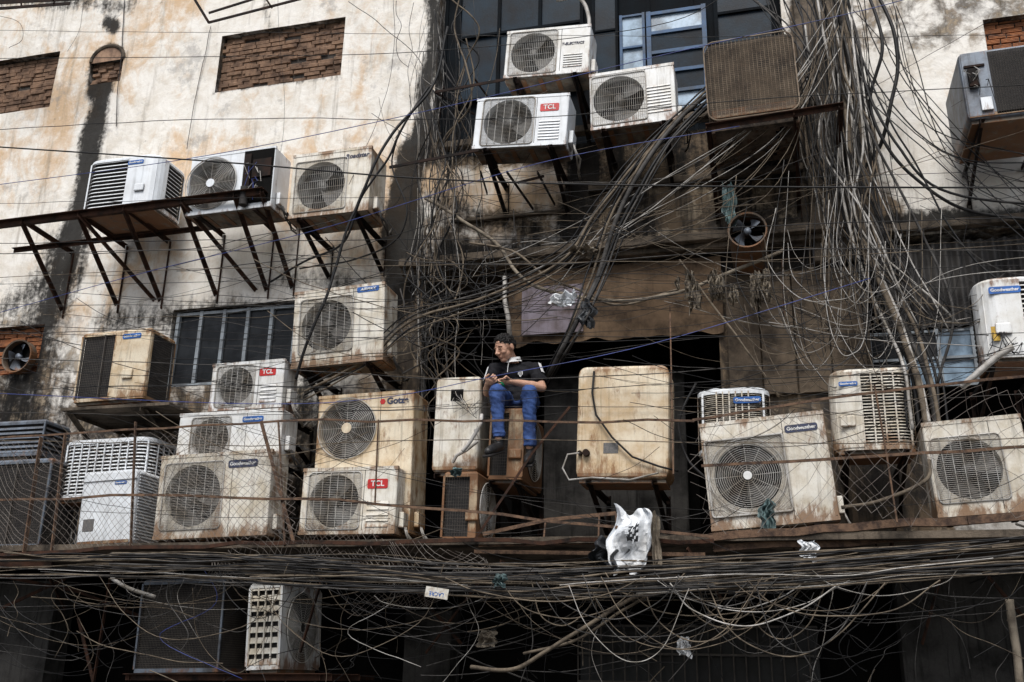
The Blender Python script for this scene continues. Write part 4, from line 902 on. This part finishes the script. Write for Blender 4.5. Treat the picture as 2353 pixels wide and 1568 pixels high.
for i in range(14):
    cable([(1900+U(-20,40),U(-20,150),.7),(1760+U(-40,40),U(250,420),.9),(1500+U(-60,60),U(430,560),.9),(1250+U(-150,80),U(540,720),.8)],U(.002,.005),random.choice(['dust','pale','black','dust']),'spreading from the trunk over the dark wall',wob=.008)
for i in range(20):
    cx=U(1780,2060); y=U(560,700); w=U(60,190); h=U(90,240); d=U(.7,1.1)
    cable([(cx-w*.6,y-U(100,300),d),(cx-w*.75,y,d),(cx-w*.35,y+h*.85,d+.1),(cx+w*.1,y+h,d+.1),(cx+w*.6,y+h*.55,d),(cx+w*.7,y-U(20,200),d)],U(.002,.0038),random.choice(['pale','dust','dust','grey','black']),'hanging in a slack loop',wob=.006)
for i in range(8):
    cable([(U(1750,1900),U(640,760),.8),(U(1900,2050),U(700,820),.9),(U(2100,2250),U(620,800),1.0),(2450,U(560,900),1.0)],U(.002,.004),random.choice(['pale','dust','black']),wob=.01)
for i in range(10):
    cable([(U(1930,2100),U(-40,200),.5),(U(2100,2250),U(200,420),.7),(2450,U(350,700),.8)],U(.003,.007),random.choice(['black','black','grey']),'crossing the pale wall')
def bandy(x): return 30*math.exp(-((x-1300)/500)**2)-(30*((x-1900)/500) if x>1900 else 0)
for i in range(26):
    y=U(1274,1345); d=U(1.4,1.7); pts=[(-60+j*314,y+bandy(-60+j*314)+U(-13,13),d+U(-.05,.05)) for j in range(9)]
    a=random.choice([0,0,1,2]); b=random.choice([9,9,8,7]); cable(pts[a:b],U(.003,.010),random.choice(['black','grey','dust','grey','dust']),'running in the bundle along the ledge',wob=.01)
for i in range(24):
    cx=U(1250,1950); y=U(1315,1350); w=U(80,260); h=U(50,170); d=U(1.5,1.8)
    cable([(cx-w,y,d),(cx-w*.7,y+h*U(.5,.8),d),(cx-w*.1,y+h,d+.05),(cx+w*.5,y+h*U(.6,.85),d),(cx+w*.95,y,d)],U(.003,.0055),random.choice(['dust','dust','dust','grey','pale']),'looping below the ledge',wob=.01)
for i in range(10):
    x=U(50,2300); y=U(1290,1340); pts=[(x,y,1.5),(x+U(-40,40),y+80,1.5),(x+U(-90,90),y+160,1.5),(x+U(-120,120),y+U(200,330),1.4)]
    cable(pts,U(.002,.005),random.choice(['pale','grey','black','blue']),'trailing below the ledge',wob=.02)
for pts,r_ in [([(905,-30,.1),(905,150,.3),(870,260,.4),(840,350,.6),(800,420,.9)],.003),([(800,0,.1),(880,60,.3),(960,140,.4),(1000,250,.4)],.004),([(285,0,.02),(280,120,.02),(268,290,.02)],.005),([(485,60,.02),(455,200,.02),(430,340,.05)],.004),([(640,-20,.6),(650,300,.5),(600,500,.6)],.002),([(-20,30,.3),(40,50,.3),(50,90,.25),(20,110,.2)],.003),([(190,0,.1),(185,70,.1),(160,120,.05)],.002)]:
    cable(pts,r_,'black','dangling on the plaster wall',wob=.01)
def tangle(label,n,gen,mats=('black','grey','dust','pale'),wts=(6,3,2,1),r=(.0016,.0034),wob=.012,sag=(.02,.3)):
    mb=MB(); pool=[i for i,w in enumerate(wts) for _ in range(w)]
    for i in range(n):
        for t in range(5):
            ps=cpath(gen(),U(*sag),6,wob)
            if not blocks(ps): break
        else: continue
        mb.tube(ps,U(*r),4,random.choice(pool),caps=False)
    o=mb.obj('cable_tangle',list(mats),center=True); tag(o,label,'cable tangle'); o['kind']='stuff'
def wander(x0,x1,y0,y1,d0,d1,k,dx,dy):
    def g():
        x,y,d=U(x0,x1),U(y0,y1),U(d0,d1); ax=U(-1,1)*dx; ay=U(-1,1)*dy; pts=[]
        for i in range(k): pts.append((x,y,d)); x+=ax; y+=ay; ax+=U(-.45,.45)*dx; ay+=U(-.45,.45)*dy; d+=U(-.05,.05)
        return pts
    return g
def spanner(xa,xb,ya,yb,L0,L1,sl,d0,d1):
    def g():
        x=U(xa,xb); y=U(ya,yb); L=U(L0,L1); d=U(d0,d1); return [(x,y,d),(x+L,y+L*U(-sl,sl),d+U(-.15,.15))]
    return g
def dropper(xa,xb,ya,yb,L0,L1,j,d0,d1,drift=0):
    def g():
        x=U(xa,xb); y=U(ya,yb); L=U(L0,L1); d=U(d0,d1); w=0; pts=[]
        for i in range(6): w+=U(-j,j)*.6; pts.append((x+w+drift*i/5,y+L*i/5,d+U(-.04,.04)))
        return pts
    return g
def looper(xa,xb,ya,yb,w0,w1,h0,h1,d0,d1):
    def g():
        x=U(xa,xb);y=U(ya,yb);w=U(w0,w1);h=U(h0,h1);d=U(d0,d1); s=U(-.25,.25); return [(x-w,y,d),(x-w*(.75+s*.3),y+h*.6,d),(x+w*s,y+h,d),(x+w*.75,y+h*.6,d),(x+w,y+U(-30,20),d)]
    return g
tangle('fine wire tangle hanging beside the dark bay',55,dropper(950,1070,-60,600,200,600,28,.15,.7),wts=(8,3,1,1))
tangle('wire strands crossing the corner of the bay',22,wander(940,1150,150,640,.3,.7,6,45,45),wts=(8,3,2,1))
tangle('matted wire strands behind the seated man',60,wander(930,1200,580,840,.3,.7,6,35,35),wts=(8,3,2,1),r=(.002,.005))
tangle('web of thin wires over the central wall',46,spanner(900,1700,380,700,300,900,.5,.4,1.0),wts=(5,3,4,1))
tangle('web of thin wires between middle units',38,spanner(-60,1500,600,980,400,1200,.22,.9,1.5),wts=(7,3,2,0))
tangle('loose strands around the wire trunk',45,dropper(1840,1980,-60,350,300,650,26,.4,.8,90),wts=(8,3,2,2),r=(.002,.005))
tangle('loose strands hanging over cladding and corrugated sheet',30,looper(1740,2150,520,720,40,180,60,240,.6,1.1),wts=(4,3,4,2))
tangle('wires crossing between trunk and far unit',20,spanner(1900,2200,150,980,200,500,.7,.5,1.1),wts=(8,3,1,0))
tangle('thin wires strung over the lower condensers',22,spanner(-60,2200,950,1230,250,800,.25,1.4,1.6),wts=(6,3,2,1),r=(.0014,.0026))
tangle('dense mat of cables along the ledge edge',75,lambda:[(x_,y_+bandy(x_)+U(-7,7),d_) for y_,d_,s_ in [(U(1262,1350),U(1.4,1.75),U(-60,1700))] for x_ in [s_+q*200 for q in range(random.choice([4,5,6]))]],wts=(5,5,4,1),r=(.002,.006))
tangle('looping strands hanging below the ledge',60,looper(0,2300,1300,1370,80,330,30,200,1.1,1.7),wts=(5,4,4,1),r=(.0016,.0034))
tangle('dark tangle of wires under the ledge',90,wander(-40,2400,1330,1560,.2,1.3,6,70,35),wts=(6,4,3,0),r=(.002,.006))
tangle('straggling wires drooping over the shop front',26,dropper(0,2350,1290,1400,120,320,40,1.0,1.6),wts=(5,3,2,1))
print('CABLES',cnt[0])
# ------------------------------------------------------------------ PERSON
org=sm@Vector((sW*.55,.22,sH+.016))
pe=empty('person',Matrix.Translation(org)); tag(pe,'man in black polo and jeans seated on a condenser','person')
def remesh(mb,name,mats,vox,parent,smooth=3,fold=0):
    o=mb.obj('tmp',mats); md=o.modifiers.new('r','REMESH'); md.mode='VOXEL'; md.voxel_size=vox
    s=o.modifiers.new('s','SMOOTH'); s.factor=.5; s.iterations=smooth
    dg=bpy.context.evaluated_depsgraph_get(); dg.update(); me=bpy.data.meshes.new_from_object(o.evaluated_get(dg)); bpy.data.objects.remove(o)
    me.name=name
    if fold:
        ns=[v.normal.copy() for v in me.vertices]
        for v,n in zip(me.vertices,ns):
            p=v.co; k=noise.noise(Vector((p.x*14+p.z*7,p.y*12,p.z*15)))+.6*noise.noise(Vector((p.x*26+p.z*22,p.y*25,p.z*30)))
            v.co=p+n*k*fold
    for p in me.polygons: p.use_smooth=True
    me.materials.clear()
    for m in (mats if isinstance(mats,list) else [mats]): me.materials.append(M[m])
    ob=bpy.data.objects.new(name,me); link(ob); ob.parent=parent; return ob
V=Vector
hipL,hipR=V((-.075,.01,.085)),V((.125,.01,.085)); knL,knR=V((-.075,-.40,.10)),V((.215,-.36,.085)); anL,anR=V((-.045,-.40,-.33)),V((.215,-.32,-.40))
shL,shR=V((-.185,-.10,.405)),V((.175,-.01,.415)); elL,elR=V((-.225,-.19,.155)),V((.275,-.13,.19)); wrL,wrR=V((-.165,-.385,.185)),V((.035,-.33,.205))
nb=V((-.02,-.06,.445)); hc=V((-.078,-.15,.578))
rotB=Matrix.Rotation(math.radians(-14),3,'Z')
f=V((-.50,-.70,-.46)).normalized(); sx=f.cross(V((0,0,1))).normalized(); up=sx.cross(f)
KH=1.08
HR=Matrix(((-sx.x,-f.x,up.x),(-sx.y,-f.y,up.y),(-sx.z,-f.z,up.z)))
def hp(x,y,z): return hc+HR@V((x*KH,y*KH,z*KH))
def hell(b,c,r): b.ell(hp(*c),tuple(a*KH for a in r),HR)
b=MB()
b.ell((.02,.0,.12),(.15,.11,.11),rotB); b.ell((0,-.0,.24),(.135,.10,.13),rotB); b.ell((-.015,-.02,.34),(.155,.105,.12),rotB)
b.cap(shL,shR,.05,.05); b.cap(nb+V((0,.02,0)),hp(0,.025,-.035),.056,.047)
for h_,k_,a_ in ((hipL,knL,anL),(hipR,knR,anR)): b.cap(h_,k_,.078,.053); b.cap(k_,a_,.052,.036)
for s_,e_,w_ in ((shL,elL,wrL),(shR,elR,wrR)): b.cap(s_,e_,.050,.041); b.cap(e_,e_.lerp(w_,.35),.042,.043); b.cap(e_.lerp(w_,.3),w_,.043,.027)
hell(b,(0,.012,.03),(.074,.094,.082)); hell(b,(0,-.028,-.035),(.060,.060,.060)); hell(b,(0,-.055,-.082),(.032,.028,.024)); hell(b,(0,-.045,.0),(.062,.045,.06))
b.tube([hp(0,-.084,.026),hp(0,-.096,.006),hp(0,-.112,-.014),hp(0,-.106,-.024)],[.008*KH,.010*KH,.014*KH,.011*KH],10)
b.ell(hp(0,-.106,-.016),(.014,.012,.011),HR)
for s_ in (1,-1):
    hell(b,(.036*s_,-.056,-.018),(.024,.028,.022)); hell(b,(.077*s_,.015,-.0),(.010,.020,.032)); hell(b,(.014*s_,-.098,-.019),(.009,.010,.008)); hell(b,(.028*s_,-.069,.036),(.026,.013,.008))
hell(b,(0,-.084,-.047),(.022,.010,.006)); hell(b,(0,-.082,-.058),(.019,.010,.006))
def hand(w,dirv,nrm,thumb):
    dirv=dirv.normalized(); side=(thumb-dirv*thumb.dot(dirv)).normalized(); n=dirv.cross(side)
    if n.dot(nrm)<0: n=-n
    mx=Matrix((side,dirv,n)).transposed()
    b.ell(w+dirv*.048,(.040,.054,.017),mx); b.cap(w,w+dirv*.03,.027,.025)
    for i,(o,l) in enumerate(((.031,.074),(.0105,.082),(-.0105,.077),(-.030,.062))):
        p=w+dirv*.088+side*o; d0=(dirv*.8+n*.6).normalized(); d1=(-dirv*.1+n*1.0).normalized(); d2=(-dirv*.85+n*.35).normalized()
        q=p+d0*l*.48; r_=q+d1*l*.36; t=r_+d2*l*.28
        b.cap(p-dirv*.025,q,.0088,.0083,8); b.cap(q,r_,.0083,.0077,8); b.cap(r_,t,.0075,.0066,8)
    p=w+dirv*.022+side*.03; q=p+(side*.75+dirv*.6+n*.3).normalized()*.038; t=q+(dirv*.7+n*.75-side*.1).normalized()*.036
    b.cap(p,q,.0125,.0108,8); b.cap(q,t,.0104,.0085,8)
    return w+dirv*.098+n*.030
gr=hand(wrR,V((-.9,-.30,-.05)),V((-.2,-.3,-.9)),V((-.2,-.75,.6)))
gl=hand(wrL,V((.45,-.60,-.05)),V((.45,.2,.85)),V((-.6,-.3,.5)))
remesh(b,'body','skin',.0046,pe,2)
s=MB(); s.ell((.02,.0,.11),(.178,.135,.10),rotB); s.ell((.015,.0,.18),(.172,.132,.10),rotB); s.ell((.0,-.01,.26),(.168,.125,.12),rotB); s.ell((-.012,-.03,.345),(.175,.118,.10),rotB)
s.cap(shL,shR,.062,.062); s.ell((-.015,-.04,.41),(.12,.085,.055),rotB)
s.tube([shL,shL.lerp(elL,.35),shL.lerp(elL,.78)],[.066,.064,.066],14); s.tube([shR,shR.lerp(elR,.35),shR.lerp(elR,.78)],[.066,.066,.067],14)
remesh(s,'polo_shirt','shirt',.007,pe,2,.010)
j=MB(); j.ell((.025,.02,.075),(.185,.15,.075),rotB)
for h_,k_,a_ in ((hipL,knL,anL),(hipR,knR,anR)):
    j.cap(h_,k_,.094,.070); j.tube([k_,k_.lerp(a_,.3),k_.lerp(a_,.6),k_.lerp(a_,.99)],[.069,.065,.055,.058],14); j.ell(k_,(.071,)*3)
    j.ell(k_.lerp(a_,.9),(.062,.065,.022))
remesh(j,'jeans','jeans',.007,pe,1,.009)
for a_,tdir in ((anL,V((-.05,-.18,-.09))),(anR,V((.03,-.18,-.10)))):
    q=MB(); t=a_+V((0,0,-.07)); q.cap(a_+V((0,.01,.03)),t+V((0,.03,.0)),.046,.043); q.cap(t+V((0,.03,0)),t+tdir*.55,.043,.045); q.cap(t+tdir*.55,t+tdir*.92,.045,.036)
    so=remesh(q,'shoe','shoe',.006,pe,1)
    q=MB(); q.bar(t+V((0,.06,-.040)),t+tdir*1.08+V((0,0,-.034)),.084,.022); q.obj('sole','fins',so,bevel=.008)
q=MB()
for sgn in (1,-1):
    pts=[V((.078*sgn*math.sin(t),-.080*math.cos(t)-.005,.012+.022*(1-math.cos(t)))) for t in [.05+.30*i for i in range(8)]]
    vs=[]
    for p in pts: p=rotB@p; vs+= [nb+p+V((0,-.01,.0)),nb+p*.82+V((0,0,.045)),nb+p*1.12+V((0,-.012,-.016))]
    n=len(pts); q.add(vs,[(3*i,3*i+3,3*i+4,3*i+1) for i in range(n-1)]+[(3*i+2,3*i+5,3*i+3,3*i) for i in range(n-1)])
q.obj('collar','shirtwhite',pe)
q=MB(); q.tube([nb+rotB@V((.0,-.088,.0)),nb+rotB@V((-.0,-.103,-.05)),nb+rotB@V((.0,-.108,-.1))],.004,6); q.obj('zip','shirtwhite',pe)
for (s_,e_,rr,a0,a1,st,ln) in ((shL,elL,.0735,-.35,.35,.02,.15),(shR,elR,.0745,-.25,.25,-.0,.13)):
    q=MB(); d_=(e_-s_).normalized(); out=V((s_.x,0,0)).normalized()*.75+V((0,-.5,.3)); out=(out-d_*out.dot(d_)).normalized(); sd=d_.cross(out)
    gg=[];n=8;k=6
    for i in range(n+1):
        for jj in range(k+1):
            an=a0+(a1-a0)*jj/k; gg.append(s_+d_*(st+ln*i/n)+(out*math.cos(an)+sd*math.sin(an))*rr)
    q.add(gg,[(i*(k+1)+jj,(i+1)*(k+1)+jj,(i+1)*(k+1)+jj+1,i*(k+1)+jj+1) for i in range(n) for jj in range(k)])
    q.obj('shoulder_stripe','shirtwhite',pe,smooth=True)
cr=MB(); c0=V((.075,-.158,.325)); cr.add([c0+V((x,y,z)) for x,y,z in ((-.022,0,.026),(.022,.004,.026),(.022,.004,-.004),(0,0,-.03),(-.022,0,-.004))],[(0,1,2,3,4)],0)
for i in (-1,0,1): cr.add([c0+V((i*.012+dx,-.002+.002*i,dz)) for dx,dz in ((-.003,.02),(.003,.02),(.003,-.014),(-.003,-.014))],[(0,1,2,3)],1)
cr.obj('shirt_crest',['shirtwhite','shirt'],pe)
h=MB()
def scalp(az,el,rad=1.0):
    a=math.radians(az); e=math.radians(el)
    return (.0765*rad*math.sin(a)*math.cos(e), .012-.0965*rad*math.cos(a)*math.cos(e), .030+.0865*rad*math.sin(e))
for az in range(-180,180,12):
    front=abs(az)
    lo= 47 if front<35 else (30 if front<60 else (14 if front<80 else (-2 if front<100 else -38)))
    e_=lo
    while e_<=90:
        r=.0125 if e_>lo+6 else .008
        h.ell(hp(*scalp(az,e_)),(r,r,r),nu=8,nv=6); e_+=7
for i in range(420):
    az=U(-180,180); front=abs(az); lo= 50 if front<35 else (34 if front<60 else (18 if front<80 else (2 if front<100 else -36)))
    e_=U(lo,90); p=V(scalp(az,e_,1.06))
    d=V((p.x*1.2+U(-.02,.02),-.03 if front<90 else .01,.02+U(-.02,.03))).normalized()*U(.010,.020)
    if e_<lo+14: d*=.6
    h.cap(hp(*p),hp(*(p+d)),.0065,.0035,5)
remesh(h,'hair','hair',.0042,pe,1)
for s_ in (1,-1):
    q=MB(); q.tube([hp(.014*s_,-.0865,.036),hp(.034*s_,-.0835,.041),hp(.053*s_,-.069,.036)],[.0028,.0034,.0018],6); q.obj('eyebrow','hair',pe)
    q=MB(); q.ell(hp(.031*s_,-.0795,.014),(.0115,.007,.0035),HR,0); q.tube([hp(.019*s_,-.0865,.0155),hp(.031*s_,-.0885,.0165),hp(.044*s_,-.0815,.014)],.0016,5,1); q.obj('eye',['skin','hair'],pe,smooth=True)
q=MB(); q.tube([hp(-.022,-.089,-.053),hp(0,-.0975,-.0525),hp(.022,-.089,-.053)],[.001,.0028,.001],8); q.obj('mouth','lips',pe,smooth=True)
a=org+gr+ (gr-gl).normalized()*.05; c_=org+gl+(gl-gr).normalized()*.03
t2=a.lerp(c_,.62)
e=empty('screwdriver',Matrix.Translation(a)); tag(e,'green-handled screwdriver gripped in both hands','screwdriver')
q=MB(); q.tube([V((0,0,0)),(t2-a)*.3,(t2-a)*.8,(t2-a)],[.012,.016,.013,.009],10); q.obj('handle','green',e,smooth=True)
q=MB(); q.tube([(t2-a),(c_-a)],.004,8); q.obj('shaft','steel',e)
# ------------------------------------------------------------------ light, camera
SAZ,SEL=178,54
w=bpy.data.worlds.new('World'); scene.world=w; w.use_nodes=True; nt=w.node_tree; bg=nt.nodes['Background']
sky=nt.nodes.new('ShaderNodeTexSky'); sky.sky_type='NISHITA'; sky.sun_disc=False; sky.sun_elevation=math.radians(SEL); sky.sun_rotation=math.radians(SAZ); sky.dust_density=3; sky.air_density=1
hs=nt.nodes.new('ShaderNodeHueSaturation'); hs.inputs['Saturation'].default_value=.8
nt.links.new(sky.outputs[0],hs.inputs['Color']); nt.links.new(hs.outputs[0],bg.inputs[0]); bg.inputs[1].default_value=.13
sl=bpy.data.lights.new('sun','SUN'); sl.energy=3.3; sl.angle=math.radians(28); sl.color=(1,.985,.965); so=bpy.data.objects.new('sun',sl); link(so)
el=math.radians(SEL); az=math.radians(SAZ); sd=Vector((math.sin(az)*math.cos(el),math.cos(az)*math.cos(el),math.sin(el)))
so.rotation_euler=(-sd).to_track_quat('-Z','Y').to_euler(); so.location=(0,0,20)
cam=bpy.data.cameras.new('camera'); cam.sensor_width=36; cam.lens=F/2354*36; cam.clip_end=300; co=bpy.data.objects.new('camera',cam); link(co)
mw=RM.to_4x4(); mw.translation=CAM; co.matrix_world=mw; scene.camera=co
scene.view_settings.view_transform='Standard'; scene.view_settings.look='None'; scene.view_settings.exposure=0
